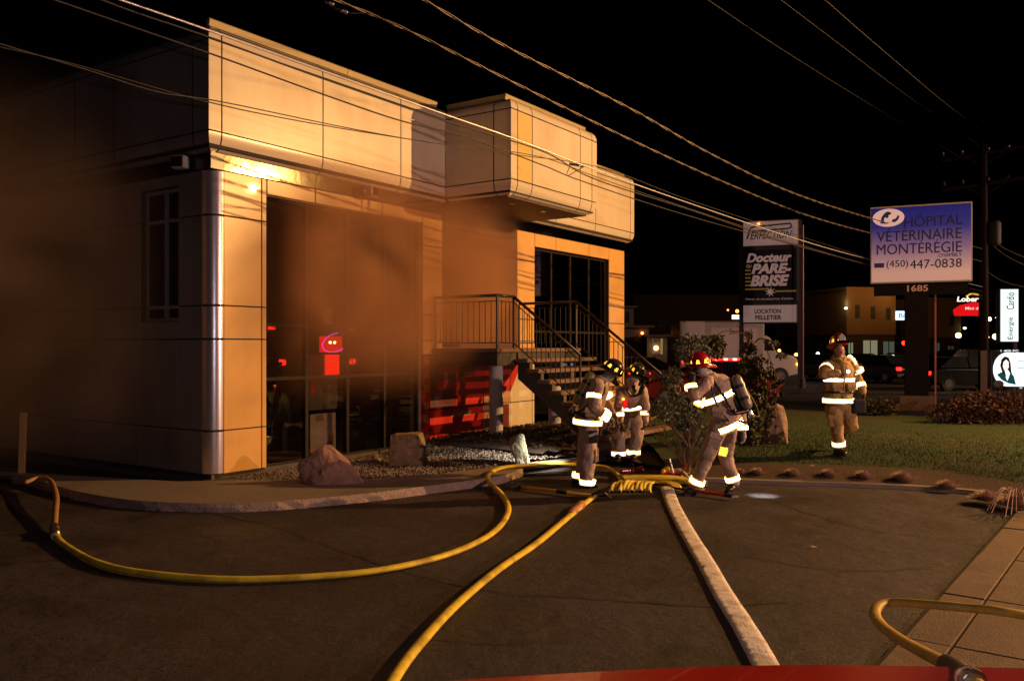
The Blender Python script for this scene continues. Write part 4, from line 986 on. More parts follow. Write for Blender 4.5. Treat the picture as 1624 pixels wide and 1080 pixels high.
# ---- right-hand firefighter, seen from behind, striding left
def ff_right():
    o, J, s = mk_frame(1132, 785, 11.35, 0.0)
    t = thing('person', 'firefighter in red helmet seen from behind, striding left with a hand raised to the face', 'person', o)
    HIPL, HIPR = J(1136, 682, -.04), J(1158, 682, .08)
    KL, KR = J(1117, 724, -.12), J(1153, 722, .10); AL_, AR_ = J(1101, 768, -.06), J(1167, 764, .12)
    CH = J(1143, 625, .0); PEL = J(1147, 672, .02); NK = J(1124, 596, -.02); HD = J(1112, 586, -.02)
    SL, SR = J(1118, 607, -.14), J(1158, 612, .14)
    bm = B()   # body: trousers, legs, trunk, head
    cap(bm, HIPL, KL, .125, .10); cap(bm, KL, AL_, .098, .082); cap(bm, HIPR, KR, .12, .098); cap(bm, KR, AR_, .095, .08)
    cap(bm, PEL, CH, .155, .165, wx=1.15, axis=(1, .3, 0)); cap(bm, CH, NK, .15, .07); cap(bm, NK, HD, .06, .085)
    body = obj('body', bm, gear_t, t); remesh(body, .017, 5, .045, .13)
    bm = B(); ax_ = (1, .35, 0)
    cap(bm, J(1152, 664, .0), J(1142, 640, 0), .175, .175, wx=1.16, axis=ax_); cap(bm, J(1142, 640, 0), J(1140, 612, 0), .175, .165, wx=1.15, axis=ax_); cap(bm, J(1140, 612, 0), J(1128, 600, -.02), .15, .085, wx=1.2, axis=ax_)
    E1 = J(1094, 627, -.22); cap(bm, SL, E1, .095, .08); HNDL = J(1093, 603, -.16); cap(bm, E1, J(1092, 610, -.16), .08, .062)
    E2 = J(1180, 645, .16); HNDR = J(1183, 684, .12); cap(bm, SR, E2, .09, .072); cap(bm, E2, J(1182, 680, .13), .07, .056)
    jk = obj('jacket', bm, gear_m, t); remesh(jk, .017, 4, .045, .13)
    dt = J(1142, 640, 0) - J(1152, 664, 0)
    band(t, J(1153, 676, .0), dt, .232, .19, .062, ax_); band(t, J(1139, 629, 0), dt, .222,   .185, .06, (1, .35, -.15))
    band(t, J(1091, 614, -.18), J(1092, 610, -.16) - E1, .078, h=.045); band(t, J(1182, 678, .13), J(1182, 680, .13) - E2, .066, h=.05)
    band(t, J(1104, 640, -.16), (.5, .1, 1), .075, .055, h=.05)
    band(t, J(1104, 763, -.07), AL_ - KL, .098, h=.056); band(t, J(1165, 758, .115), AR_ - KR, .094, h=.056)
    bm = B(); box(bm, -.055, .055, -.01, .01, -.06, .06, .01); pk_ = obj('knee_patch', bm, retro_y, t); pk_.location = J(1147, 716, -.01); pk_.rotation_euler = (0, .25, 0)
    boot(t, J(1101, 772, -.06), Vector(J(1116, 785, 0)) * 0 + Vector((J(1112, 785)[0], -.03, 0)), Vector((J(1082, 785)[0], -.09, 0)))
    boot(t, J(1167, 769, .12), Vector((J(1171, 783)[0], .14, 0)), Vector((J(1152, 783)[0], .02, 0)))
    helmet(t, J(1109, 579, -.02), (-.12, -.08, 1), (-1, -.1, -.15), red_h)
    bm = B(); cap(bm, HD + Vector((.0, 0, -.01)), HD + Vector((.05, 0, -.05)), .09, .075); hd = obj('hood', bm, hood_m, t, smooth=True)
    bm = B(); cap(bm, HD + Vector((-.08, -.02, -.02)), HD + Vector((-.11, -.02, -.05)), .055, .045); obj('face_mask', bm, blackp, t, smooth=True)
    hand(t, J(1093, 606, -.17), (.05, .0, 1), (-.5, -.4, 0), glove_m, .8); hand(t, J(1183, 684, .125), (.05, -.05, -1), (-1, 0, 0), glove_w, .45, thumb=-1)
    airpack(t, J(1160, 602, .02) + Vector((.05, -.1, 0)), J(1178, 640, -.02) + Vector((.02, -.1, 0)), (.5, -1, 0), tank_g, .072)
    bm = B(); tube(bm, catmull([SL + Vector((.06, -.02, .06)), J(1140, 625, -.2), J(1158, 655, -.2)], 5), .018, 6); obj('harness_strap', bm, blackp, t, smooth=True)
    bm = B(); cap(bm, J(1160, 655, -.19), J(1180, 652, -.12), .03, .03); ball(bm, J(1158, 652, -.21), .03); obj('waist_pack', bm, blackp, t, smooth=True)
    lm = bm = B(); cyl(bm, (0, 0, 0), (0, 0, .12), .02, .028); fl = obj('flashlight', bm, blackp, t); fl.location = J(1172, 700, -.12)
    pocket(t, J(1128, 700, -.17), -.1, tilt=.35); pocket(t, J(1133, 655, -.19), -.2, .15, .13, .2)
    bm = B(); tube(bm, catmull([J(1122, 612, -.2), J(1130, 640, -.22), J(1150, 668, -.2)], 5), .012, 6); obj('harness_strap', bm, blackp, t, smooth=True)
    return t, o
FR, oR = ff_right()
point('hand_lamp_right', oR + Vector((.62, -.2, .42)), (.9, 1, 1), 45, .02, spot=60, to=oR + Vector((.62, -.12, 0)), blend=.9)

# ---- left firefighter seen from the side, bending over
def ff_left():
    o, J, s = mk_frame(929, 771, 12.0, 0.0)
    t = thing('person', 'firefighter seen from the side, stooping, yellow air cylinder on the back', 'person', o)
    PEL = J(932, 672, 0); CH = J(945, 628, 0); NK = J(958, 603, 0); HD = J(968, 597, 0)
    bm = B()
    for dy in (-.09, .10):
        K_ = J(929 + (4 if dy < 0 else -1), 720, dy); A_ = J(926 + (3 if dy < 0 else -1), 758, dy)
        cap(bm, J(933, 680, dy * .9), K_, .128, .112); cap(bm, K_, A_, .112, .095)
    cap(bm, PEL, CH, .15, .16, wx=1.25, axis=(0, 1, 0)); cap(bm, CH, NK, .14, .07); cap(bm, NK, HD, .06, .08)
    body = obj('body', bm, gear_t, t); remesh(body, .017, 5, .045, .13)
    bm = B(); cap(bm, J(932, 664, 0), J(942, 632, 0), .17, .172, wx=1.25, axis=(0, 1, 0)); cap(bm, J(942, 632, 0), J(951, 610, 0), .172, .14, wx=1.25, axis=(0, 1, 0)); cap(bm, J(951, 610, 0), NK, .12, .085)
    SN_ = J(943, 612, -.2); E1 = J(935, 655, -.24); HN = J(965, 672, -.2)
    SN_ = J(945, 611, -.19); E1 = J(940, 648, -.25); E1b = J(961, 660, -.22)
    cap(bm, SN_, E1, .098, .082); cap(bm, E1, E1b, .078, .06)
    SF = J(951, 611, .19); E2 = J(962, 636, .22); cap(bm, SF, E2, .09, .075); cap(bm, E2, J(972, 655, .1), .07, .056)
    jk = obj('jacket', bm, gear_m, t); remesh(jk, .017, 4, .045, .13)
    band(t, J(932, 668, 0), J(942, 632, 0) - J(932, 664, 0), .205, .185, .07, (0, 1, 0)) if 0 else band(t, J(932, 669, 0), (.08, 0, 1), .2, .235, .058, (1, 0, 0))
    band(t, J(940, 628, -.22), E1 - SN_, .098, h=.05); band(t, J(956, 657, -.225), E1b - E1, .076, h=.055); band(t, J(962, 661, -.215), E1b - E1, .07, h=.03, two=False); band(t, J(964, 628, .2), E2 - SF, .085, h=.05)
    band(t, J(931, 764, -.09), (.05, 0, 1), .112, h=.056); band(t, J(921, 753, .10), (.05, 0, 1), .108, h=.06)
    for dy, k in ((-.09, 3), (.10, -6)): boot(t, J(927 + k, 760, dy), Vector((J(918 + k, 771)[0], dy, 0)), Vector((J(943 + k, 771)[0], dy - .03, 0)))
    helmet(t, J(970, 588, .0), (.55, -.1, .85), (.8, -.15, -.6), mat('black_helmet', (.03, .028, .025), .3, coat=.5))
    bm = B(); cap(bm, HD + Vector((0, 0, .0)), HD + Vector((-.05, 0, -.02)), .085, .075); obj('hood', bm, hood_m, t, smooth=True)
    bm = B(); cap(bm, HD + Vector((.06, -.02, -.06)), HD + Vector((.09, -.02, -.10)), .055, .04); obj('face_mask', bm, blackp, t, smooth=True)
    hand(t, J(963, 661, -.22), (.8, .1, -.75), (-.3, .6, -.6), glove_m, .75); hand(t, J(973, 656, .1), (.5, -.3, -.8), (-.5, -.3, -.3), glove_m, .75)
    bm = B(); tube(bm, catmull([J(975, 665, -.12), J(980, 676, -.14), J(974, 686, -.14), J(962, 680, -.16), J(966, 668, -.18)], 5), .016, 8); obj('rope_loop', bm, glove_m, t, smooth=True)
    airpack(t, J(936, 598, -.02), J(916, 634, -.02), (-1, -.1, .6), tank_y, .075)
    bm = B(); tube(bm, catmull([J(949, 600, -.16), J(957, 618, -.19), J(940, 650, -.22), J(925, 655, -.2)], 5), .018, 6); obj('harness_strap', bm, blackp, t, smooth=True)
    bm = B(); cap(bm, J(914, 655, -.05), J(928, 660, -.16), .035, .045); obj('pack_regulator', bm, blackp, t, smooth=True)
    bm = B(); box(bm, -.06, .06, -.03, .02, -.09, .08, .012); pc = obj('pocket_tools', bm, blackp, t); pc.location = J(939, 692, -.225)
    bm = B(); cyl(bm, (0, 0, -.03), (0, 0, .1), .02, .02); q = obj('pocket_tool', bm, hood_m, pc); q.rotation_euler = (0, 1.2, 0); q.location = (-.04, -.035, .02)
    pocket(t, J(934, 655, -.24), 0, .15, .12, .1)
    bm = B(); box(bm, -.09, .09, -.02, .02, -.10, .10, .012); kp = obj('knee_pad', bm, mat('knee_leather', (.12, .08, .06), .7), t); kp.location = J(944, 722, -.10); kp.rotation_euler = (0, 0, 1.2)
    return t, o
FL, oL = ff_left()

# ---- second bending firefighter behind, facing the camera
def ff_back():
    gz0 = .10; o, J, s = mk_frame(983, 728, 14.0, gz0)
    t = thing('person', 'firefighter bending forward behind the stooping one, yellow-patched helmet lowered', 'person', o)
    bm = B(); PEL = J(992, 652, .05)
    for x, k in ((969, -1), (993, 1)):
        H_ = J(987 + k * 8, 660, .05); K_ = J(x + 3 + k * 2, 690, -.02); A_ = J(x, 718, .04); cap(bm, H_, K_, .125, .108); cap(bm, K_, A_, .108, .092)
    CH = J(985, 625, -.2); cap(bm, PEL, CH, .155, .165, wx=1.15, axis=(1, 0, 0)); NK = J(984, 610, -.36); HD = J(985, 606, -.46); cap(bm, CH, NK, .15, .07); cap(bm, NK, HD, .055, .05)
    body = obj('body', bm, gear_t, t); remesh(body, .018, 5, .045, .13)
    bm = B(); cap(bm, J(991, 645, .03), CH, .18, .178, wx=1.16, axis=(1, 0, 0)); cap(bm, CH, J(984, 614, -.34), .17, .09, wx=1.2, axis=(1, 0, 0))
    cap(bm, J(969, 621, -.26), J(962, 648, -.34), .09, .075); cap(bm, J(962, 648, -.34), J(966, 668, -.42), .07, .056)
    cap(bm, J(1002, 620, -.26), J(1008, 645, -.3), .09, .075); cap(bm, J(1008, 645, -.3), J(1006, 666, -.34), .07, .056)
    jk = obj('jacket', bm, gear_m, t); remesh(jk, .018, 4, .045, .13)
    band(t, J(989, 640, -.02), (-.12, -.3, .8), .235, .2, .06, (1, 0, .22)); band(t, J(964, 658, -.38), (.1, -.2, -1), .075, h=.05); band(t, J(1007, 655, -.32), (0, -.1, -1), .075, h=.05)
    band(t, J(969, 719, .04), (0, 0, 1), .11, h=.056); band(t, J(993, 717, .04), (0, 0, 1), .11, h=.056)
    for x in (969, 993): boot(t, J(x, 720, .04), Vector((J(x, 728)[0], .08, 0)), Vector((J(x - 4, 728)[0], -.18, 0)))
    helmet(t, J(990, 591, -.46), (.45, -.35, .85), (.2, -1, -.6), mat('dark_olive_helmet', (.06, .05, .02), .3, coat=.4))
    bm = B(); cap(bm, HD + Vector((0, 0, .02)), HD + Vector((0, .06, -.02)), .095, .085); obj('hood', bm, hood_m, t, smooth=True)
    bm = B(); cap(bm, HD + Vector((0, -.06, -.01)), HD + Vector((.0, -.08, -.05)), .07, .055); tube(bm, [HD + Vector((0, -.12, .01)), HD + Vector((0, -.15, -.02)), HD + Vector((0, -.12, -.04))], [.008, .016, .012], 8); obj('face', bm, skin_m, t, smooth=True)
    bm = B(); cap(bm, HD + Vector((0, -.11, -.07)), HD + Vector((.01, -.13, -.12)), .04, .035); cap(bm, J(1000, 612, -.5), J(996, 624, -.46), .04, .03); obj('face_mask', bm, blackp, t, smooth=True)
    hand(t, J(966, 669, -.42), (.1, -.2, -1), (.3, .3, 0), glove_m, .6); hand(t, J(1006, 667, -.34), (-.1, -.2, -1), (-.3, .3, 0), glove_m, .6, thumb=-1)
    bm = B(); cap(bm, J(974, 637, -.4), J(973, 645, -.4), .03, .03); obj('red_gauge', bm, emit_mat('red_gauge_light', (1, .02, .01), .9), t, smooth=True)
    bm = B(); ball(bm, J(970, 633, -.42), .02); obj('gauge_light', bm, emit_mat('amber_light', (1, .35, .02), 6), t, smooth=True)
    airpack(t, J(982, 606, -.2), J(992, 630, .1), (0, .2, 1), tank_g, .07)
    bm = B(); tube(bm, catmull([J(975, 616, -.42), J(985, 628, -.4), J(1003, 622, -.4)], 5), .02, 6); obj('harness_strap', bm, blackp, t, smooth=True)
    return t, o
FB, oB = ff_back(); FB.location.x += .13
pt = G(850, 737, .05)
point('hand_lamp_left', pt + Vector((.62, -.55, .8)), (1, 1, .8), 300, .02, spot=70, to=pt + Vector((-.05, .0, .05)), blend=1)

# ---- firefighter on the lawn, walking towards the camera
def ff_lawn():
    Y = 13.45; gz0 = lawn_z(5.1, Y); o, J, s = mk_frame(1331, 718, Y, gz0)
    t = thing('person', 'firefighter with red helmet walking across the lawn towards the street', 'person', o)
    bm = B(); PEL = J(1331, 640, 0)
    HL, HR = J(1321, 648, 0), J(1343, 648, 0); KL, KR = J(1324, 680, -.10), J(1350, 676, -.02); AL_, AR_ = J(1328, 706, -.06), J(1350, 682, .30)
    cap(bm, HL, KL, .118, .098); cap(bm, KL, AL_, .098, .082); cap(bm, HR, KR, .118, .098); cap(bm, KR, AR_, .095, .082)
    CH = J(1331, 590, 0); NK = J(1331, 567, 0); HD = J(1330, 558, -.02)
    cap(bm, PEL, CH, .15, .17, wx=1.2, axis=(1, 0, 0)); cap(bm, CH, NK, .15, .06); cap(bm, NK, HD - Vector((0, 0, .09)), .05, .045)
    body = obj('body', bm, gear_kt, t); remesh(body, .017, 5, .045, .13)
    bm = B(); cap(bm, J(1330, 632, 0), J(1332, 605, 0), .178, .178, wx=1.22, axis=(1, 0, 0)); cap(bm, J(1332, 605, 0), J(1333, 585, 0), .178, .165, wx=1.22, axis=(1, 0, 0)); cap(bm, J(1332, 582, 0), NK, .13, .08, wx=1.3, axis=(1, 0, 0))
    SL, SR = J(1312, 580, 0), J(1352, 580, 0); E1 = J(1300, 593, -.16); W1_ = J(1319, 592, -.26); cap(bm, SL, E1, .092, .085); cap(bm, E1, W1_, .085, .06)
    E2 = J(1363, 603, .02); W2_ = J(1367, 621, -.06); cap(bm, SR, E2, .088, .072); cap(bm, E2, W2_, .07, .056)
    jk = obj('jacket', bm, gear_k, t); remesh(jk, .017, 4, .045, .13)
    band(t, J(1330, 635, 0), (0, 0, 1), .236, .195, .058, (1, 0, .1)); band(t, J(1331, 602, 0), (0, 0, 1), .23, .19, .05, (1, 0, .12))
    band(t, J(1307, 585, -.10), E1 - SL, .098, h=.05); band(t, J(1360, 588, .01), E2 - SR, .094, h=.05); band(t, J(1364, 611, -.02), W2_ - E2, .076, h=.06); band(t, J(1350, 571, -.03), (.7, 0, .5), .085, .085, h=.03)
    band(t, J(1328, 703, -.065), AL_ - KL, .098, h=.056)
    boot(t, J(1328, 708, -.06), Vector((J(1326, 718)[0], -.0, 0)), Vector((J(1333, 718)[0], -.24, 0)))
    b2 = boot(t, J(1350, 684, .32), Vector((J(1350, 690)[0], .42, .20)), Vector((J(1352, 692)[0], .30, .05)))
    hm = helmet(t, J(1329, 546, -.01), (-.05, .1, 1), (.1, -1, .0), red_h)
    # head with face
    c = HD + Vector((0, -.01, .0)); bm = B()
    ball(bm, c + Vector((0, 0, .015)), .092, 20, 14, (.82, .98, 1.15)); cap(bm, c + Vector((0, -.03, -.06)), c + Vector((0, -.045, -.075)), .05, .04)
    tube(bm, [c + Vector((0, -.09, .03)), c + Vector((0, -.118, -.008)), c + Vector((0, -.09, -.022))], [.008, .017, .012], 8)
    for k in (-1, 1): cap(bm, c + Vector((k * .076, .01, .02)), c + Vector((k * .078, .01, -.02)), .014, .01, n=8)
    hd = obj('head', bm, skin_m, t); remesh(hd, .008, 2)
    for k in (-1, 1):
        bm = B(); ball(bm, c + Vector((k * .03, -.083, .02)), .011); obj('eye', bm, hood_m, hd, smooth=True)
        bm = B(); ball(bm, c + Vector((k * .03, -.092, .02)), .005); obj('pupil', bm, black, hd, smooth=True)
        bm = B(); cap(bm, c + Vector((k * .018, -.09, .042)), c + Vector((k * .045, -.08, .04)), .005, .004, n=6); obj('eyebrow', bm, hair_m, hd)
    bm = B(); cap(bm, c + Vector((-.022, -.09, -.045)), c + Vector((.022, -.09, -.045)), .006, .006, n=8); obj('mouth', bm, mat('lip', (.3, .1, .08), .5), hd, smooth=True)
    bm = B(); ball(bm, c + Vector((0, .03, .03)), .094, 16, 10, (.86, .9, 1.0)); hr = obj('hair', bm, hair_m, hd, smooth=True)
    bm = B(); tube(bm, catmull([c + Vector((-.085, 0, .02)), c + Vector((-.06, -.04, -.08)), c + Vector((0, -.06, -.125)), c + Vector((.06, -.04, -.08)), c + Vector((.085, 0, .02))], 5), .007, 6); obj('chin_strap', bm, black, t, smooth=True)
    bm = B(); tube(bm, catmull([SL + Vector((.05, -.02, .10)), NK + Vector((-.05, -.1, -.02)), NK + Vector((0, -.13, -.06)), NK + Vector((.05, -.1, -.02)), SR + Vector((-.05, -.02, .10))], 5), .025, 8); obj('collar', bm, gear_k, t, smooth=True)
    bm = B(); cyl(bm, (0, 0, 0), (0, -.05, 0), .03, .035, 14); l = obj('chest_light', bm, blackp, t); l.location = J(1335, 589, -.2)
    bm = B(); cyl(bm, (0, -.05, 0), (0, -.056, 0), .034, .034, 14); obj('lens', bm, retro, l)
    bm = B(); band(t, J(1330, 621, 0), (0, 0, 1), .236, .195, .03, (1, 0, 0), m=blackp, name='belt', two=False); bm.free()
    bm = B(); box(bm, -.04, .04, -.01, .01, -.02, .02, .005); q = obj('belt_buckle', bm, silver, t); q.location = J(1327, 621, -.21)
    hand(t, W1_, (1, -.1, .05), (0, 1, 0), glove_m, .7); hand(t, W2_, (0, -.1, -1), (-1, 0, 0), glove_m, .6, thumb=-1)
    pocket(t, J(1317, 668, -.12), -.2, .15, .18, 0, gear_kt); pocket(t, J(1320, 615, -.19), -.15, .13, .11, 0, gear_k); pocket(t, J(1342, 615, -.19), .15, .13, .11, 0, gear_k)
    bm = B(); tube(bm, [J(1331, 575, -.17), J(1331, 600, -.20), J(1331, 632, -.20)], .012, 6, flat=.6); obj('storm_flap', bm, gear_kt, t, smooth=True)
    return t, o, J
FW, oW, JW = ff_lawn()
bg_ = thing('equipment_bag', 'black bag hanging from the hand of the firefighter on the lawn', 'bag', oW + JW(1358, 643, -.08))
bm = B(); box(bm, -.10, .10, -.08, .08, -.12, .10, .03); obj('bag_body', bm, mat('black_fabric', (.018, .018, .02), .8), bg_, smooth=False)
bm = B(); tube(bm, catmull([(-.08, 0, .08), (-.03, 0, .17), (.06, 0, .18), (.08, 0, .08)], 4), .01, 6); obj('strap', bm, black, bg_, smooth=True)
hl = thing('spare_helmet', 'dark helmet with bright yellow patches resting on the lawn by the tall rock', 'helmet', G(1194, 714, .16) , .5)
helmet(hl, (0, 0, .04), (0, 0, 1), (-.6, -1, 0), mat('black_helmet', (.03, .028, .025), .3, coat=.5))
# ================================================================== PLANTS
def leaf_cloud(bm, c, rad, n, s, sc=(1, 1, 1), hang=0, shell=.0):
    for k in range(n):
        d = Vector((random.gauss(0, 1), random.gauss(0, 1), random.gauss(0, 1))).normalized(); r = rad * (shell + (1 - shell) * random.random() ** .5) * (1 + .15 * noise.noise(d * 3 + Vector(c)))
        p = Vector(c) + Vector((d.x * sc[0], d.y * sc[1], d.z * sc[2])) * r
        a = random.uniform(.6, 1.5) * s
        u_ = (d * .8 + Vector((random.gauss(0, .6), random.gauss(0, .6), random.gauss(0, .6) - hang))).normalized() * a; v_ = u_.orthogonal().normalized(); v_ = (Quaternion(u_, random.uniform(0, 6)) @ v_) * a * .28
        bm.faces.new([bm.verts.new(q) for q in (p, p + u_ * .5 + v_, p + u_, p + u_ * .5 - v_)])
sage = mat('sage_needles', (.15, .16, .10), .8, var=.4, scale=4)
pom = thing('pompom_shrub', 'grey-green shrub trained into several round tufts beside the right-hand firefighter', 'shrub', G(1090, 752, .08))
def PO(px, py, dy=0): return Vector(((px - 1090) * .0098, dy, (752 - py) * .0098 - .0))
heads = [(1097, 568, .24, 0), (1070, 610, .15, .1), (1052, 655, .17, -.1), (1088, 668, .23, .1), (1108, 690, .16, .15), (1075, 640, .13, 0), (1112, 650, .13, .2)]
for px, py, r, dy in heads:
    c = PO(px, py, dy); bm = B(); P = catmull([Vector((0, 0, -.1)), Vector((.05 * random.uniform(-1, 1), 0, .35)), c * .6 + Vector((.02, 0, .1)), c], 4); tube(bm, P, [.03 - .02 * i / len(P) for i in range(len(P))], 7); obj('branch', bm, bark, pom, smooth=True)
    bm = B(); leaf_cloud(bm, c, r, int(560 * (r / .2) ** 2), .06, (1, 1, .9), shell=.25); o = obj('foliage', bm, sage, pom)
bm = B()
for k in range(26):
    a = random.uniform(-1.3, 1.3); tube(bm, [Vector((0, 0, .05)), Vector((sin(a) * .25, random.uniform(-.1, .1), .35 + cos(a) * .1)), Vector((sin(a) * .6, random.uniform(-.2, .2), .5 + cos(a) * .4))], [.007, .005, .002], 4)
o = obj('twigs', bm, bark, pom); o['kind'] = 'stuff'
fol = mat('weeping_foliage', (.075, .065, .02), .8, var=.5, scale=3, dirt=(.12, .07, .03), dscale=2)
for_tree = 0
wt = thing('weeping_tree', 'small weeping evergreen with drooping strands behind the right-hand firefighter', 'tree', G(1192, 712, .2))
def PW(px, py, dy=0): return Vector(((px - 1192) * .0105, dy, (712 - py) * .0105))
bm = B(); tr = catmull([PW(1192, 720), PW(1188, 660), PW(1196, 600), PW(1186, 560), PW(1190, 525)], 5); tube(bm, tr, [.06 - .045 * i / len(tr) for i in range(len(tr))], 8); obj('trunk', bm, bark, wt, smooth=True)
leaves = B()
for k in range(42):
    st_ = tr[random.choice((4, 5, 6, 7, 8, 9, 10, 11, 12, 13, 16, 19))]; a = random.uniform(0, 2 * pi); ln = random.uniform(.08, .36)
    P = catmull([st_, st_ + Vector((cos(a) * ln * .6, sin(a) * ln * .6, random.uniform(.05, .18))), st_ + Vector((cos(a) * ln, sin(a) * ln, -.1)), st_ + Vector((cos(a) * ln * 1.1, sin(a) * ln * 1.1, -random.uniform(.4, 1.0)))], 6)
    bm = B(); tube(bm, P, .006, 4)
    if k < 14: obj('branch', bm, bark, wt)
    else: bm.free()
    for p in P:
        leaf_cloud(leaves, p, .045, 8, .055, hang=1.4)
leaf_cloud(leaves, PW(1190, 650), .22, 380, .06, (.8, .8, 2.0), hang=1.2)
o = obj('crown', leaves, fol, wt)
# overhanging cluster in front of the white truck
bm = B(); tube(bm, catmull([PW(1190, 530), PW(1170, 524), PW(1150, 522), PW(1134, 530)], 5), .008, 5); obj('branch', bm, bark, wt)
bm = B(); leaf_cloud(bm, PW(1134, 545), .17, 420, .07, (.9, .9, 1.2), hang=.9); leaf_cloud(bm, PW(1120, 537), .09, 90, .07, (2, 1, .5), hang=.4); obj('hanging_tuft', bm, fol, wt)
bm = B()
for ex in ((1235, 602), (1240, 560), (1228, 540)):
    tube(bm, catmull([PW(1192, 545), PW(1208, 534), PW(1222, (534 + ex[1]) / 2), PW(*ex)], 6), .006, 4); leaf_cloud(bm, PW(ex[0], ex[1]), .09, 60, .06, (1, 1, .5), hang=1)
obj('hanging_strands', bm, fol, wt)
dry = mat('dry_grass', (.42, .29, .22), .85, var=.35, scale=3)
where = ['hidden partly by the right-hand firefighter, leftmost of the row', 'second from the left of the row, right of the helmet', 'third from the left of the row', 'fourth from the left, straight below the lawn firefighter', 'middle of the row, just right of the lawn firefighter', 'largest and palest of the row along the kerb', 'third from the right of the row, below the sign', 'long low tuft near the right edge, before the sprawling one', 'sprawling one at the right edge with long bent stalks']
for i, (px, py, r, n) in enumerate(((1176, 752, .12, 500), (1203, 756, .15, 600), (1259, 757, .16, 600), (1316, 760, .17, 700), (1371, 768, .17, 700), (1433, 767, .21, 1000), (1504, 771, .18, 800), (1566, 779, .2, 900), (1612, 784, .24, 900))):
    Yk = kerb_y((px - 812) / F * 12.2) + .32; p = Vector(((px - 812) / F * Yk, Yk, 0)); p.z = lawn_z(p.x, p.y) - .01; bm = B()
    for k in range(n):
        a = random.uniform(0, 2 * pi); t = random.random() ** .6 * r * (1.0 if i < 7 else 1.4); h = (r * .8) * random.uniform(.5, 1) * (1 - .45 * (t / r) ** 2)
        b0 = Vector((cos(a) * t * .35, sin(a) * t * .35, 0)); tip = Vector((cos(a) * t, sin(a) * t, h)); sd = Vector((-sin(a), cos(a), 0)) * .0035
        mid = b0.lerp(tip, .6) + Vector((0, 0, h * .12))
        bm.faces.new([bm.verts.new(q) for q in (b0 - sd, b0 + sd, mid + sd, mid - sd)]); bm.faces.new([bm.verts.new(q) for q in (mid - sd, mid + sd, tip)])
    if i == 8:
        for k in range(26):
            a = random.uniform(-2.6, -.3); ln = random.uniform(.4, 1.0); P = catmull([Vector((0, 0, .05)), Vector((cos(a) * ln * .5, sin(a) * ln * .5, .25)), Vector((cos(a) * ln, sin(a) * ln, .02))], 5); tube(bm, P, .004, 4)
    o = obj('dry_grass_tuft', bm, dry, None, loc=p); setp(o, 'dry pinkish grass tuft, ' + where[i], 'grass tuft', 'dry grass tufts along the kerb')
redl = mat('red_shrub_twigs', (.035, .006, .003), .8, var=.5, scale=3)
for i, (px, py, r, lab) in enumerate(((1532, 668, .6, 'low dark reddish shrub just right of the numbered sign base'), (1572, 662, .75, 'reddish twiggy shrub below the utility pole'), (1610, 668, .9, 'reddish shrub under the lit portrait billboard at the right edge'), (1385, 655, .45, 'dark low shrub to the left of the numbered sign base'))):
    p = G(px, py + 4, .25); bm = B(); leaf_cloud(bm, (0, 0, r * .35), r, 1500, .07, (1.5, .8, .55))
    o = thing('red_shrub', lab, 'shrub', p, 0, 'low shrubs round the sign')
    obj('foliage', bm, redl if i < 3 else mat('dark_leaves', (.04, .03, .012), .8, var=.5), o)
    bm = B()
    for k in range(60):
        a = random.uniform(0, 6.3); q = Vector((cos(a) * r * random.uniform(.5, 1.5), sin(a) * r * .7, r * random.uniform(.4, .95))); tube(bm, [Vector((q.x * .2, q.y * .2, 0)), q], [.008, .002], 4)
    oo = obj('twigs', bm, redl, o); oo['kind'] = 'stuff'
# bare tree beyond the roof
def bare_tree(loc, h, label, seed, spread=.55):
    rnd = random.Random(seed); t = thing('bare_tree', label, 'tree', loc)
    bm = B(); tw = B()
    def grow(b, p, d, L, r, depth):
        q = p + d * L; tube(b, [p, p.lerp(q, .5) + Vector((rnd.uniform(-.05, .05), rnd.uniform(-.05, .05), 0)) * L, q], [r, r * .8, r * .6], 5, cap=False)
        if depth == 0: return
        for k in range(3 if depth > 1 else 4):
            nd = (d + Vector((rnd.gauss(0, spread), rnd.gauss(0, spread), rnd.uniform(.0, .35)))).normalized(); grow(tw if depth < 4 else b, q, nd, L * rnd.uniform(.55, .8), r * .58, depth - 1)
    grow(bm, Vector((0, 0, 0)), Vector((0, 0, 1)), h * .32, h * .018, 5)
    obj('trunk', bm, bark, t); obj('crown', tw, bark, t); return t
bare_tree(W(7.5, 17, 0), 11, 'faint leafless tree rising behind the roof above the fascia', 3)
bare_tree(W(4.0, 19, 0), 10, 'thin leafless tree behind the roof, left of the other one', 5)

# ================================================================== SIGNS
def frame_root(name, label, cat, L, Rr, z):
    """root at base centre; local x along the face, local -y towards the viewer. L,R are plan points of the face"""
    L = Vector(L); Rr = Vector(Rr); d = (Rr - L); wd = d.length; rz = math.atan2(d.y, d.x); c = (L + Rr) / 2
    return thing(name, label, cat, (c.x, c.y, z), rz), wd
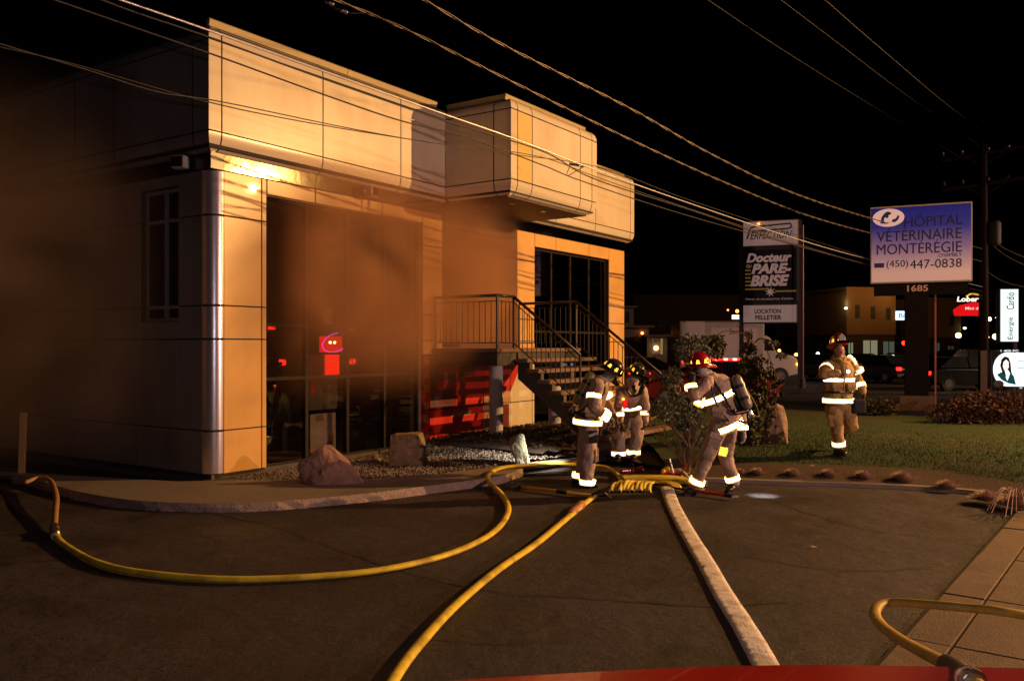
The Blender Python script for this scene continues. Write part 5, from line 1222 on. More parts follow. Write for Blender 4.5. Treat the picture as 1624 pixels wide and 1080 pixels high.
# veterinary hospital sign
sy, wd = frame_root('hospital_sign', 'large blue-to-pink veterinary hospital sign on a thick dark pillar numbered 1685', 'sign', (570 / F * 23.2, 23.2), (728 / F * 22.2, 22.2), .28)
def ZZ(py, Y): return H + Y * (548 - py) / F - .28
ztop, zbot = ZZ(327, 22.7), ZZ(446, 22.7); hw = wd / 2
gm = bpy.data.materials.new('sign_gradient'); gm.use_nodes = True; n = gm.node_tree; b_ = n.nodes['Principled BSDF']; tc = n.nodes.new('ShaderNodeTexCoord'); sp = n.nodes.new('ShaderNodeSeparateXYZ'); mr = n.nodes.new('ShaderNodeMapRange'); cr = n.nodes.new('ShaderNodeValToRGB')
n.links.new(tc.outputs['Object'], sp.inputs[0]); n.links.new(sp.outputs[2], mr.inputs[0]); mr.inputs[1].default_value = zbot; mr.inputs[2].default_value = ztop
e_ = cr.color_ramp.elements; e_[0].position = .12; e_[0].color = (.8, .6, .6, 1); e_[1].position = 1; e_[1].color = (.012, .022, .36, 1)
q = e_.new(.45); q.color = (.30, .22, .50, 1); q = e_.new(.72); q.color = (.04, .05, .42, 1)
n.links.new(mr.outputs[0], cr.inputs[0]); n.links.new(cr.outputs[0], b_.inputs['Base Color']); b_.inputs['Roughness'].default_value = .4
# weak emission added to the printed face, standing in for light on it
n.links.new(cr.outputs[0], b_.inputs['Emission Color']); b_.inputs['Emission Strength'].default_value = .16
bm = B(); box(bm, -hw - .03, hw + .03, 0, .34, zbot - .04, ztop + .04, .01); obj('cabinet', bm, mat('cabinet_metal', (.45, .38, .3), .4), sy)
bm = B(); box(bm, -hw, hw, -.012, -.001, zbot, ztop); obj('sign_face', bm, gm, sy)
ink = mat('sign_ink', (.015, .012, .03), .6); inkl = mat('sign_pale', (.75, .6, .58), .5, emit=(.75, .5, .48), estr=.40)  # pale emblem colour carries added emission as well
def X_(px): return (px - 1382) / (1540 - 1382) * wd - hw
def Z_(py, px=1460): 
    k = (px - 1382) / 158; yt = 334 + (320 - 334) * k; yb = 448 + (444 - 448) * k
    return ztop + (py - yt) / (yb - yt) * (zbot - ztop)
def ST(body, x0, x1, y0, y1, px=1460):
    serif_text(body, ink, sy, (X_(x0) + X_(x1)) / 2, (Z_(y0, px) + Z_(y1, px)) / 2, -.016, X_(x1) - X_(x0), abs(Z_(y0, px) - Z_(y1, px)))
ST('H\u00d4PITAL', 1436, 1527, 338, 358, 1480); ST('V\u00c9T\u00c9RINAIRE', 1391, 1526, 360, 381, 1460); ST('MONT\u00c9R\u00c9GIE', 1391, 1526, 381, 402, 1460); ST('CHAMBLY', 1490, 1526, 401, 407, 1508)
ST('(450)', 1407, 1442, 413, 427, 1425); ST('447-0838', 1445, 1526, 411, 425, 1485)
bm = B(); bm.faces.new([bm.verts.new((X_(1410) + .39 * cos(a), -.017, Z_(347, 1410) + .24 * sin(a))) for a in [2 * pi * k / 32 for k in range(32)]]); obj('oval_emblem', bm, inkl, sy)
navy = mat('emblem_navy', (.03, .04, .25), .5)
ex, ez = X_(1410), Z_(347, 1410)
for pts, mm in (([(-.20, -.14), (-.17, .02), (-.10, .12), (-.03, .17), (.06, .14), (.07, .10), (.0, .06), (.0, -.02), (.08, -.06), (.18, -.03), (.23, .05), (.22, .08), (.27, .02), (.24, -.06), (.16, -.13), (.05, -.11), (-.02, -.16), (-.12, -.15)], navy), ([(-.10, -.12), (-.11, -.03), (-.08, .02), (-.05, -.01), (-.01, .0), (.08, -.04), (.09, -.10), (.0, -.13)], inkl)):
    bm = B(); bm.faces.new([bm.verts.new((ex + x, -.020 if mm is navy else -.022, ez + z)) for x, z in pts]); obj('emblem_dog' if mm is navy else 'emblem_cat', bm, mm, sy)
bm = B(); box(bm, X_(1387), X_(1403), -.018, -.013, Z_(425, 1395), Z_(418, 1395)); obj('blue_bar', bm, navy, sy)
pillar_m = mat('sign_pillar', (.008, .006, .008), .8, spec=.1)
bm = B(); box(bm, X_(1386), X_(1536), .05, .3, zbot - .36, zbot - .05); obj('lower_cabinet', bm, pillar_m, sy)
text('1685', mat('number_bronze', (.6, .38, .3), .5), sy, X_(1457), zbot - .18, .046, .50, .17, bold=.02)
bm = B(); box(bm, X_(1436), X_(1475), .03, .45, 0, zbot - .36, .01); obj('pillar', bm, pillar_m, sy)
bm = B(); box(bm, X_(1484), X_(1487), .2, .24, 0, zbot - .05); obj('side_post', bm, mat('rust_post', (.3, .1, .06), .5), sy)
bm = B(); prism(bm, [(X_(1426), -.05), (X_(1485), -.05), (X_(1482), .34), (X_(1430), .34)], -.1, .6); obj('base', bm, mat('sign_base', (.12, .07, .05), .8, var=.3), sy)
# auto glass pylon
Yp = 38.0
py_, wd2 = frame_root('shop_pylon', 'tall pylon with three stacked shop boards, the middle one dark with slanted lettering', 'sign', (366 / F * 38.4, 38.4), (452 / F * 37.6, 37.6), -.05)
hw2 = wd2 / 2
def PX(px): return (px - 1178) / (1264 - 1178) * wd2 - hw2
def PZ(py): return H + Yp * (548 - py) / F + .05
cabm = mat('pylon_cabinet', (.1, .09, .1), .5); pinkw = mat('pylon_pale', (.5, .42, .38), .5, emit=(.5, .30, .27), estr=.30); cab3 = mat('pylon_side', (.35, .2, .1), .5)  # pale boards carry added emission in place of outside light
def board(x0, x1, y0, y1, m, name, side):
    bm = B(); box(bm, PX(x0) - .04, PX(x1) + .04, 0, .55, PZ(y1) - .05, PZ(y0) + .05, .02); c = obj(name, bm, side, py_)
    bm = B(); box(bm, PX(x0), PX(x1), -.014, -.001, PZ(y1), PZ(y0)); obj('board_face', bm, m, c); return c
b1 = board(1179, 1265, 351, 389, pinkw, 'top_board', cab3)
b2 = board(1180, 1264, 396, 476, mat('pylon_navy', (.008, .008, .03), .5), 'middle_board', mat('pylon_frame', (.08, .12, .13), .5))
b3 = board(1179, 1263, 484, 511, pinkw, 'lower_board', cabm)
for x in (1175, 1268):
    bm = B(); box(bm, PX(x) - .09, PX(x) + .09, .12, .4, 0, PZ(350)); obj('post', bm, cabm, py_)
for a_, b_2 in ((396, 389), (484, 477)):
    bm = B(); box(bm, PX(1178), PX(1264), .1, .45, PZ(a_) + .06, PZ(b_2) - .06); obj('cross_beam', bm, cabm, py_)
grn = mat('sign_green', (.03, .16, .12), .5)
def T2(body, x0, x1, y0, y1, m, sh=0, bold=.02, par=None): return text(body, m, par or py_, (PX(x0) + PX(x1)) / 2, (PZ(y0) + PZ(y1)) / 2, -.019, PX(x1) - PX(x0), abs(PZ(y1) - PZ(y0)), shear=sh, bold=bold)
T2('ERFECTION', 1190, 1256, 367, 379, grn, .3, .01, b1)
bm = B()
for pts in ([(1185, 378), (1190, 361), (1196, 359), (1254, 356), (1256, 362), (1250, 364), (1192, 366)],):
    P = [(PX(a), -.02, PZ(b)) for a, b in pts]
    for a, b in zip(P, P[1:]): cyl(bm, a, b, .035, n=4)
obj('long_letter_P', bm, grn, b1)
lm_ = mat('letter_pink', (.62, .5, .46), .5, emit=(.62, .36, .32), estr=.26); ym_ = mat('letter_yellow', (.6, .34, .05), .5, emit=(.6, .3, .05), estr=.14)  # letters get a weak added glow too, no lamp behind them
T2('Docteur', 1184, 1256, 401, 416, lm_, .25, .045, b2); T2('DU', 1184, 1192, 419, 424, lm_, .1, .01, b2); T2('PARE-', 1192, 1255, 418, 434, lm_, .25, .05, b2); T2('BRISE', 1190, 1252, 436, 454, lm_, .25, .05, b2)
T2("Vitres et accessoires d'autos", 1182, 1258, 472, 475.5, lm_, .1, 0, b2)
bm = B()
for y in (428, 434, 440, 446, 452): box(bm, PX(1182), PX(1191), -.02, -.015, PZ(y + 1.2), PZ(y - 1.2))
box(bm, PX(1182), PX(1220), -.02, -.015, PZ(459.5), PZ(457)); box(bm, PX(1230), PX(1263), -.02, -.015, PZ(463.5), PZ(461)); o = obj('yellow_stripes', bm, ym_, b2); o['kind'] = 'stuff'
bm = B(); bm.faces.new([bm.verts.new((PX(1222) + (.24 if k % 2 else .09) * cos(2 * pi * k / 16 + .2), -.021, PZ(463) + (.24 if k % 2 else .09) * sin(2 * pi * k / 16 + .2))) for k in range(16)]); obj('star_burst', bm, lm_, b2)
blk = mat('plain_black', (.01, .01, .01), .6)
T2('LOCATION', 1197, 1239, 490, 497, blk, 0, .03, b3); T2('PELLETIER', 1198, 1240, 500, 507, blk, 0, .03, b3)
tl = emit_mat('amber_tail', (1, .25, .04), 8)
bm = B(); ball(bm, (PX(1204), -.1, PZ(354.5)), .05); obj('spot_bulb', bm, tl, py_)
# slim steel mast right of the pylon
ms = thing('steel_mast', 'slim reddish-violet steel mast standing just right of the stacked shop boards', 'mast', AT(1273, 604, 36.5)); bm = B(); cyl(bm, (0, 0, -.3), (0, 0, 6.6), .05, .045, 10); obj('mast', bm, mat('mast_metal', (.4, .18, .13), .35, .6), ms); bm = B(); cyl(bm, (0, 0, -.3), (0, 0, .1), .12, .1, 10); obj('foot', bm, cabm, ms)
# gym tower sign and portrait billboard, both lit
Yg = 30.0
gy_ = thing('vertical_lit_sign', 'narrow white lit sign with dark lettering reading upwards, right edge of the picture', 'sign', AT(1600, 600, Yg), -.1); base_z = gy_.location.z
def GZ(py): return H + Yg * (548 - py) / F - base_z
def GX(px): return (px - 1600) * Yg / F
bm = B(); box(bm, GX(1585.5), GX(1616), 0, .3, GZ(543), GZ(457), .03); obj('cabinet', bm, mat('cabinet_dark', (.05, .05, .05), .5), gy_)
bm = B(); box(bm, GX(1587.5), GX(1614), -.01, -.001, GZ(541.5), GZ(459)); obj('lit_face', bm, emit_mat('white_face', (.86, 1, .97), 1.25), gy_)
bm = B(); cyl(bm, (GX(1612), .15, -.6), (GX(1612), .15, GZ(543)), .08); obj('post', bm, cabm, gy_)
teal = mat('teal_letters', (.02, .10, .16), .6)
for body, y0, y1 in (('Cardio', 464, 491), ('\u00c9nergie', 503, 538)):
    o = text(body, teal, gy_, GX(1602), (GZ(y0) + GZ(y1)) / 2, -.015, abs(GZ(y1) - GZ(y0)), .26, name='lettering', bold=.01); o.rotation_euler = (0, -pi / 2, 0)
bb = thing('portrait_billboard', 'lit white advertising board with the portrait of a dark-haired woman, at the right edge', 'billboard', AT(1610, 640, 27.0), -.1); bz = bb.location.z
def BZ(py): return H + 27 * (548 - py) / F - bz
def BX(px): return (px - 1610) * 27 / F
bm = B(); box(bm, BX(1574), BX(1668), .02, .3, BZ(617), BZ(556), .02); obj('cabinet', bm, blackp, bb)
whitef = emit_mat('white_board', (.92, .98, 1), 1.7)
bm = B(); pts = []
for k in range(21):
    a = pi / 2 + pi * .56 * k / 20; pts.append((BX(1612) + BX(1612 + 34) * 0 - .68 * math.cos(a - pi / 2) * 0 + .70 * cos(a), BZ(588) + .62 * sin(a)))
pts = [(BX(1598) + .42 * cos(a), BZ(586) + .53 * sin(a)) for a in [pi * .5 + pi * .95 * k / 20 for k in range(21)]]
pts = [(BX(1664), BZ(560))] + [(x, z) for x, z in pts] + [(BX(1630), BZ(613)), (BX(1664), BZ(613))]
bm.faces.new([bm.verts.new((x, -.0, z)) for x, z in pts]); obj('lit_face', bm, whitef, bb)
for pts, mm, yy in (([(1588, 601), (1590, 590), (1587, 580), (1589, 570), (1594, 565), (1600, 567), (1603, 575), (1604, 588), (1607, 600), (1598, 596)], hair_m, -.008),
                    ([(1591, 581), (1592, 574), (1596, 570), (1600, 574), (1600, 583), (1597, 588), (1593, 587)], emit_mat('portrait_face', (1, .8, .72), 1.3), -.014),
                    ([(1582, 594), (1589, 590), (1594, 594), (1598, 604), (1603, 590), (1608, 597), (1611, 610), (1600, 608), (1590, 603)], emit_mat('portrait_jacket', (.01, .06, .06), 1), -.011),
                    ([(1594, 588), (1599, 587), (1602, 592), (1598, 603)], whitef, -.016)):
    bm = B(); bm.faces.new([bm.verts.new((BX(a), yy, BZ(b))) for a, b in pts]); obj('portrait', bm, mm, bb)
gl_ = mat('grey_letters', (.12, .12, .13), .6); wl = emit_mat('white_letters', (1, 1, 1), 1.2)
text('1 400 PC', wl, bb, BX(1602), BZ(556.5), .015, BX(1616) - BX(1589), .07, bold=.01); text('514', gl_, bb, BX(1620), BZ(604), -.012, .22, .08)
for y in (572, 584): bm = B(); box(bm, BX(1613), BX(1660), -.012, -.006, BZ(y + .6), BZ(y - .6)); obj('text_line', bm, gl_, bb)
text('nous', wl, bb, BX(1622), BZ(615), .012, .2, .05)
bm = B(); ball(bm, (BX(1585), 0, BZ(609)), .16, sc=(1, .2, .75)); o = obj('round_logo', bm, mat('logo_grey', (.2, .2, .2), .5), bb); 
bm = B(); cyl(bm, (BX(1590), .2, -.9), (BX(1590), .2, BZ(617)), .06); obj('post', bm, cabm, bb); bm = B(); cyl(bm, (BX(1650), .2, -.9), (BX(1650), .2, BZ(617)), .06); obj('post', bm, cabm, bb)
# red garage sign far off
Yl = 60.0
ls = thing('red_lens_sign', 'distant lit sign with white lettering over a red lens-shaped panel', 'sign', AT(1535, 580, Yl)); lz = ls.location.z
def LZ_(py): return H + Yl * (548 - py) / F - lz
def LX(px): return (px - 1535) * Yl / F
bm = B(); pts = [(LX(1514), LZ_(491)), (LX(1524), LZ_(484)), (LX(1540), LZ_(480)), (LX(1560), LZ_(479.5)), (LX(1560), LZ_(501)), (LX(1516), LZ_(501)), (LX(1514), LZ_(495))]; prism(bm, pts, 0, .2); obj('red_panel', bm, emit_mat('red_panel_light', (1, .01, .012), .75), ls)
text('Lober', emit_mat('cream_light', (1, .9, .72), 1.6), ls, LX(1535), LZ_(474.5), 0, LX(1552) - LX(1517), .36, bold=.03, shear=.15); text('Mini d', emit_mat('pink_light', (1, .5, .5), 1.2), ls, LX(1541), LZ_(489), -.01, .9, .2, bold=.02)
bm = B(); tube(bm, catmull([Vector((LX(1533), 0, LZ_(470))), Vector((LX(1541), 0, LZ_(466))), Vector((LX(1552), 0, LZ_(468)))], 4), .09, 6, flat=.5); obj('yellow_swoosh', bm, emit_mat('yellow_light', (1, .55, .02), 1.4), ls)
bm = B(); cyl(bm, (LX(1562), .1, -1), (LX(1562), .1, LZ_(465)), .08); obj('post', bm, cabm, ls)

# ================================================================== UTILITY POLE AND WIRES
PP = Vector((748 / F * 34, 34, 0))
up = thing('utility_pole', 'tall dark wooden utility pole with two crossarms behind the hospital sign', 'utility pole', PP)
polem = mat('pole_wood', (.03, .02, .014), .95, spec=.1, var=.3, streak=True)
bm = B(); tube(bm, [(0, 0, -.3), (0, 0, 4), (0, 0, 9.9)], [.2, .17, .12], 12); obj('pole_shaft', bm, polem, up, smooth=True)
ca = Vector((D1.y, -D1.x, 0))
for zz, ln, y_ in ((9.55, 1.55, 0), (8.35, 1.5, 0)):
    bm = B(); Q = ca * ln; c = Vector((0, 0, zz))
    for off in ((0,) if zz > 9 else (-.14, .14)):
        o3 = D1 * (off + .16); a, b = c - Q + o3 + Vector((0, 0, -.12)), c + Q + o3 + Vector((0, 0, .12)); tube(bm, [a, b], .06, 4)
        obj('crossarm', bm, polem, up); bm = B()
    bm.free()
    for k in (-.95, -.5, .1, .55, .95):
        p = c + Q * k + D1 * .16; bm = B(); tube(bm, [p + Vector((0, 0, .06)), p + Vector((0, 0, .1)), p + Vector((0, 0, .14)), p + Vector((0, 0, .2)), p + Vector((0, 0, .25))], [.02, .06, .03, .055, .02], 8); obj('insulator', bm, mat('insulator', (.08, .06, .05), .3), up)
    for k in (-.5, .5):
        bm = B(); cyl(bm, c + Q * k + D1 * .16, c - Vector((0, 0, .5)) + D1 * .16, .02, n=5); obj('brace', bm, dark_m, up)
bm = B(); tube(bm, [(.42, 0, 5.9), (.42, 0, 6.0), (.42, 0, 6.75), (.42, 0, 6.85)], [.2, .24, .24, .2], 14); obj('transformer', bm, mat('transformer_grey', (.035, .03, .03), .7), up, smooth=True)
bm = B(); box(bm, -.25, .25, -.24, -.18, -.2, 1.75); obj('pole_board', bm, mat('pole_board', (.16, .1, .07), .7), up)
def wire(name, label, A, Bp, px, r, m, twist=False, group='overhead wires along the street', ext=True):
    A = Vector(A); Bp = Vector(Bp); d = Bp - A; pts = []
    for x, y in px:
        k = (x - 812) / F; t = (k * A.y - A.x) / (d.x - k * d.y); p = A + d * t; pts.append(Vector((p.x, p.y, H + p.y * (548 - y) / F)))
    if ext:
        pts.insert(0, pts[0] * 1.6 - pts[1] * .6)
    P = catmull(pts, 10); bm = B()
    if twist:
        for ph in (0, pi):
            fine = []; 
            for a, b in zip(P, P[1:]):
                n_ = max(2, int((b - a).length / .12))
                for k in range(n_): fine.append(a.lerp(b, k / n_))
            s = 0; Q = []
            for i, p in enumerate(fine):
                if i: s += (p - fine[i - 1]).length
                a = s * 7 + ph; Q.append(p + Vector((0, 0, sin(a))) * r * .9 + Vector((-.7, .7, 0)) * cos(a) * r * .9)
            tube(bm, Q, r * .7, 5)
    else: tube(bm, P, r, 6)
    o = obj(name, bm, m, None, smooth=True); return setp(o, label, 'wire', group)
wm_ = mat('wire_aluminium', (.2, .16, .12), .45, .5); wd_ = mat('wire_black', (.03, .025, .02), .5); wd2_ = mat('wire_dull', (.06, .05, .04), .6); wb_ = mat('wire_bright', (.75, .72, .75), .35, .5)
PA = (18.6, 34); NA = (-3.1, 8.6); NB = (-2.0, 9.0); NC = (-1.2, 8.6)
wire('overhead_wire', 'upper of the two thick twisted cables running down from the top centre', NC, PA, [(672, 0), (800, 73), (1000, 173), (1130, 246), (1262, 308), (1400, 352), (1558, 395)], .0115, wm_, True)
wire('overhead_wire', 'lower thick twisted cable crossing above the projecting canopy', NB, PA, [(525, -3), (650, 50), (812, 130), (1000, 222), (1150, 290), (1290, 345), (1420, 380), (1558, 415)], .0115, wm_, True)
wire('overhead_wire', 'brightest smooth cable crossing the front of the fascia from the top left', NA, PA, [(190, 0), (335, 50), (512, 113), (700, 180), (820, 222), (945, 270), (1100, 325), (1250, 375), (1380, 412), (1558, 455)], .011, wb_)
wire('overhead_wire', 'dark cable just under the bright one on the upper fascia', NA, PA, [(60, -40), (200, 15), (333, 60), (512, 125), (700, 190), (860, 240), (945, 285), (1100, 335), (1250, 385), (1400, 425), (1558, 462)], .010, wd_)
wire('overhead_wire', 'second dark cable slanting across the middle of the fascia', NA, PA, [(100, 5), (230, 50), (352, 92), (512, 150), (636, 192), (740, 218), (860, 262), (930, 290), (1100, 345), (1300, 400), (1558, 470)], .009, wd_)
wire('overhead_wire', 'thin nearly level cable from the left edge across the lower fascia', NA, PA, [(0, 75), (120, 103), (333, 163), (512, 199), (700, 229), (820, 246), (960, 268), (1100, 320), (1300, 385), (1558, 468)], .006, wd_)
wire('overhead_wire', 'thin pale cable from the left edge below the other one', NA, PA, [(0, 70), (140, 112), (250, 146), (352, 162), (560, 205), (706, 230), (860, 250), (1000, 300), (1300, 398), (1558, 474)], .006, wd2_)
wire('overhead_wire', 'faint high wire entering at the top, leftmost of the three far ones', (4.6, 15), (17.4, 34.5), [(1122, 0), (1250, 85), (1400, 178), (1522, 249)], .0032, wd2_)
wire('overhead_wire', 'faint high wire, middle one of the three far ones', (5.6, 15), (18.3, 34.3), [(1238, 0), (1320, 62), (1450, 160), (1560, 236)], .0032, wd2_)
wire('overhead_wire', 'faint high wire nearest the top right corner', (6.6, 15), (19.5, 33.8), [(1308, 0), (1400, 80), (1520, 180), (1606, 240)], .0032, wd2_)
wire('overhead_wire', 'slack cable hanging from the pole to the right edge, upper one', (18.7, 34), (24, 38), [(1562, 368), (1590, 392), (1624, 408), (1660, 420)], .011, wd2_, ext=False)
wire('overhead_wire', 'slack cable hanging from the pole to the right edge, middle one', (18.7, 34), (24, 38), [(1562, 376), (1590, 402), (1624, 420), (1660, 432)], .011, wd2_, ext=False)
wire('overhead_wire', 'lowest slack cable dropping from the pole to the right edge', (18.7, 34), (24, 38), [(1562, 428), (1590, 446), (1624, 455), (1660, 460)], .011, wd2_, ext=False)
# splice clamps
bx_ = AT(914, 262, 14.5)
sp_ = thing('cable_clamp', 'small bright clamp with loose loops of wire hanging before the canopy face', 'clamp', bx_)
bm = B(); tube(bm, [(-.12, 0, .02), (.12, 0, -.02)], .022, 8); obj('clamp_body', bm, silver, sp_, smooth=True)
bm = B(); tube(bm, catmull([(-.1, 0, 0), (-.16, 0, -.18), (0, 0, -.1), (.14, 0, -.02)], 5), .007, 5); obj('wire_loop', bm, wm_, sp_, smooth=True)
sp2 = thing('cable_clamp', 'cable clamp with loose wire loops high at the top, beside the lower twisted cable', 'clamp', AT(548, 18, 8.6))
bm = B(); tube(bm, [(-.1, 0, .05), (.02, 0, -.02)], .02, 8); tube(bm, [(-.22, 0, .12), (-.12, 0, .06)], .02, 8); obj('clamp_body', bm, silver, sp2, smooth=True)
bm = B(); tube(bm, catmull([(-.3, 0, .2), (-.1, 0, .03), (.05, 0, -.02), (.25, 0, -.03), (.5, 0, -.15)], 5), .006, 5); obj('wire_loop', bm, wm_, sp2, smooth=True)

# ================================================================== STREET LAMPS (outside the frame, on their poles)
def street_lamp(label, L, rz):
    t = thing('street_lamp', label, 'street lamp', (L[0] + cos(rz) * 1.6, L[1] + sin(rz) * 1.6, 0), rz)
    bm = B(); tube(bm, [(0, 0, 0), (0, 0, L[2] - .3)], [.11, .07], 12); obj('pole', bm, dark_m, t, smooth=True)
    bm = B(); tube(bm, catmull([(0, 0, L[2] - .4), (-.5, 0, L[2] + .2), (-1.3, 0, L[2] + .32)], 6), .035, 8); obj('arm', bm, dark_m, t, smooth=True)
    bm = B(); ball(bm, (-1.6, 0, L[2] + .36), .3, sc=(1.3, .5, .35)); obj('lamp_head', bm, mat('lamp_grey', (.3, .3, .3), .4), t, smooth=True)
street_lamp('sodium street lamp across the road, lighting the facade', LAMP1, 0); street_lamp('sodium street lamp farther down the road', LAMP2, 0)

# ================================================================== VEHICLES
def wheel(parent, x, y, r=.33, w_=.2, side=1):
    bm = B(); tube(bm, [(x, y - w_ / 2, r), (x, y - w_ / 2 + .02, r), (x, y + w_ / 2 - .02, r), (x, y + w_ / 2, r)], [r * .93, r, r, r * .93], 22); o = obj('wheel', bm, black, parent)
    bm = B(); cyl(bm, (x, y - w_ / 2 - .008, r), (x, y - w_ / 2, r), r * .55, n=14); cyl(bm, (x, y + w_ / 2, r), (x, y + w_ / 2 + .008, r), r * .55, n=14); obj('rim', bm, silver, o)
def car(label, loc, rz, col, name='parked_car', suv=False, lights=None, group='cars parked beyond the lawn', wd=.88, tailon=0, headon=0):
    t = thing(name, label, 'car', loc, rz, group); pm = mat('car_paint_%d' % (int(sum(c * 997 * (i + 1) for i, c in enumerate(col)))), col, .22, .3, var=.03, coat=.8)
    top = 1.72 if suv else 1.43
    low = [(-2.2, .42), (-2.25, .72), (-2.15, .92), (-1.55, 1.0 if not suv else 1.05), (.95, .98 if not suv else 1.04), (1.9, .82 if not suv else .95), (2.2, .66), (2.24, .40), (1.85, .26), (-1.85, .26)]
    bm = B(); ns = 7; secs = []
    for k in range(ns):
        f = -1 + 2 * k / (ns - 1); ins = 1 - .10 * abs(f) ** 3
        secs.append([bm.verts.new((x * (1 - .03 * abs(f) ** 4), f * wd, z if z < .5 else .5 + (z - .5) * ins)) for x, z in low])
    n = len(low)
    for a, b in zip(secs, secs[1:]):
        for i in range(n): bm.faces.new((a[i], a[(i + 1) % n], b[(i + 1) % n], b[i]))
    bm.faces.new(secs[0]); bm.faces.new(secs[-1][::-1]); body = obj('body', bm, pm, t, smooth=False)
    bv = body.modifiers.new('b', 'BEVEL'); bv.width = .05; bv.segments = 2
    gh = [(-1.95 if suv else -1.75, 1.0), (-1.75 if suv else -1.1, top), (.25, top), (1.05, .98)]
    def house(bm, k, s=1.0):
        a = [bm.verts.new((x, -wd * (.93 if z < 1.1 else .74) * s, z)) for x, z in gh]; b = [bm.verts.new((x, wd * (.93 if z < 1.1 else .74) * s, z)) for x, z in gh]
        bm.faces.new(a); bm.faces.new(b[::-1])
        for i in range(4): bm.faces.new((a[i], b[i], b[(i + 1) % 4], a[(i + 1) % 4]))
    bm = B(); house(bm, 0); gl = obj('window', bm, mat('car_glass', (.02, .022, .025), .08), t)
    bm = B(); box(bm, gh[1][0] + .02, gh[2][0] - .02, -wd * .73, wd * .73, top - .01, top + .03, .01); obj('roof', bm, pm, t)
    for x in (gh[1][0], -.35, gh[2][0]):
        for s in (-1, 1):
            bm = B(); x0 = x if x == -.35 else (gh[0][0] if x == gh[1][0] else gh[3][0]); tube(bm, [(x0 if x != -.35 else x, s * wd * .94, 1.0), (x, s * wd * .75, top)], .035, 4); obj('pillar', bm, pm, t)
    for x in (-1.4, 1.4):
        for s in (-1, 1): wheel(t, x, s * (wd - .1))
    for s in (-1, 1):
        bm = B(); box(bm, 2.12, 2.225, s * .62 - .16, s * .62 + .16, .6, .74, .02); obj('headlight', bm, emit_mat('headlight_on', (1, .8, .5), 12) if headon else glass_d, t)
        bm = B(); box(bm, -2.245, -2.15, s * .66 - .14, s * .66 + .14, .68, .84, .02); obj('tail_light', bm, emit_mat('tail_light_on', (1, .015, .01), tailon) if tailon else mat('tail_red', (.3, .01, .01), .2, coat=.5), t)
        bm = B(); box(bm, .75, .9, s * (wd + .02), s * (wd + .14), .98, 1.1, .02); obj('mirror', bm, pm, t)
    bm = B(); box(bm, -2.262, -2.25, -.22, .22, .5, .62); obj('license_plate', bm, emit_mat('plate_lit', (.8, 1, 1), 1.4) if tailon else mat('plate', (.6, .6, .6), .5), t)
    bm = B(); box(bm, -2.26, -2.2, -.8, .8, .34, .48, .02); obj('bumper', bm, dark_m, t); bm = B(); box(bm, 2.2, 2.27, -.8, .8, .32, .46, .02); obj('bumper', bm, dark_m, t)
    return t
def gp(px, Y, z=0): return Vector(((px - 812) / F * Y, Y, z))
car('dark sedan with red tail lights and lit plate, left of the sign pillar', gp(1398, 46), pi / 2 + .25, (.02, .02, .022), tailon=5)
car('dark car parked sideways just right of the lawn firefighter', gp(1368, 54), .3, (.03, .03, .032))
car('pale-roofed car seen between the firefighter and the sign pillar, farthest of the group', gp(1418, 60), 2.6, (.25, .25, .26))
car('dark suv on the right of the sign pillar with orange light on its roof', gp(1512, 44), 3.3, (.028, .022, .02), suv=True)
car('low dark car in front of the suv, one red tail light showing', gp(1530, 38), .15, (.02, .02, .022), tailon=3)
car('silver car half hidden behind the sign pillar on its right side', gp(1487, 50), 1.2, (.4, .4, .42))
car('dark car left of the lawn firefighter with a red tail light', gp(1302, 50), pi / 2 + .5, (.02, .02, .025), tailon=5)
rc = car('dark red car with a lit light bar on its roof, behind the right-hand firefighter', gp(1122, 28), pi - .1, (.22, .008, .008), name='emergency_car', suv=False, group=None)

bm = B(); box(bm, -1.1, .1, -.14, .14, 1.44, 1.47, .02); lb = obj('light_bar', bm, dark_m, rc)
for k in range(8):
    bm = B(); x = -1.07 + k * .145; box(bm, x, x + .105, -.15, .15, 1.47, 1.54, .015); obj('lamp', bm, emit_mat('bar_red_hot', (1, .12, .10), 9) if k % 2 else emit_mat('bar_red', (1, .015, .012), 5), lb)
rd = car('dark red car parked beyond the stairs railing with small red lamps', gp(1022, 38), .1, (.14, .006, .006), group=None, name='red_car', tailon=2.5)

for x in (-.9, 0.0, .9):
    bm = B(); ball(bm, (x, -.92, .75), .04); obj('side_marker', bm, emit_mat('bar_red', (1, .015, .012), 5), rd)
# white box truck
tk = thing('box_truck', 'white box truck parked side-on behind the shop pylon with amber front lamp', 'truck', gp(1165, 44.5), .02)
TW = mat('truck_white', (.7, .58, .6), .5, var=.05, scale=1)
def TX(px): return (px - 1165) * 44.5 / F
def TZ(py): return H + 44.5 * (548 - py) / F
bm = B(); box(bm, TX(1071), TX(1202), -1.1, 1.1, TZ(592), TZ(511), .03); bo = obj('cargo_box', bm, TW, tk)
bm = B(); box(bm, TX(1070.5), TX(1202.5), -1.11, 1.11, TZ(513), TZ(510.5)); box(bm, TX(1070.5), TX(1073.5), -1.12, 1.12, TZ(592), TZ(511)); obj('edge_trim', bm, mat('truck_trim', (.5, .4, .3), .4, .5), bo)
text('Service', mat('truck_text', (.2, .05, .04), .6), bo, TX(1162), TZ(526), -1.105, 1.0, .3, shear=.2)
for px in (1100, 1130, 1160):
    bm = B(); box(bm, TX(px) - .01, TX(px) + .01, -1.106, -1.1, TZ(590), TZ(514)); obj('panel_seam', bm, mat('truck_trim', (.5, .4, .3), .4, .5), bo)
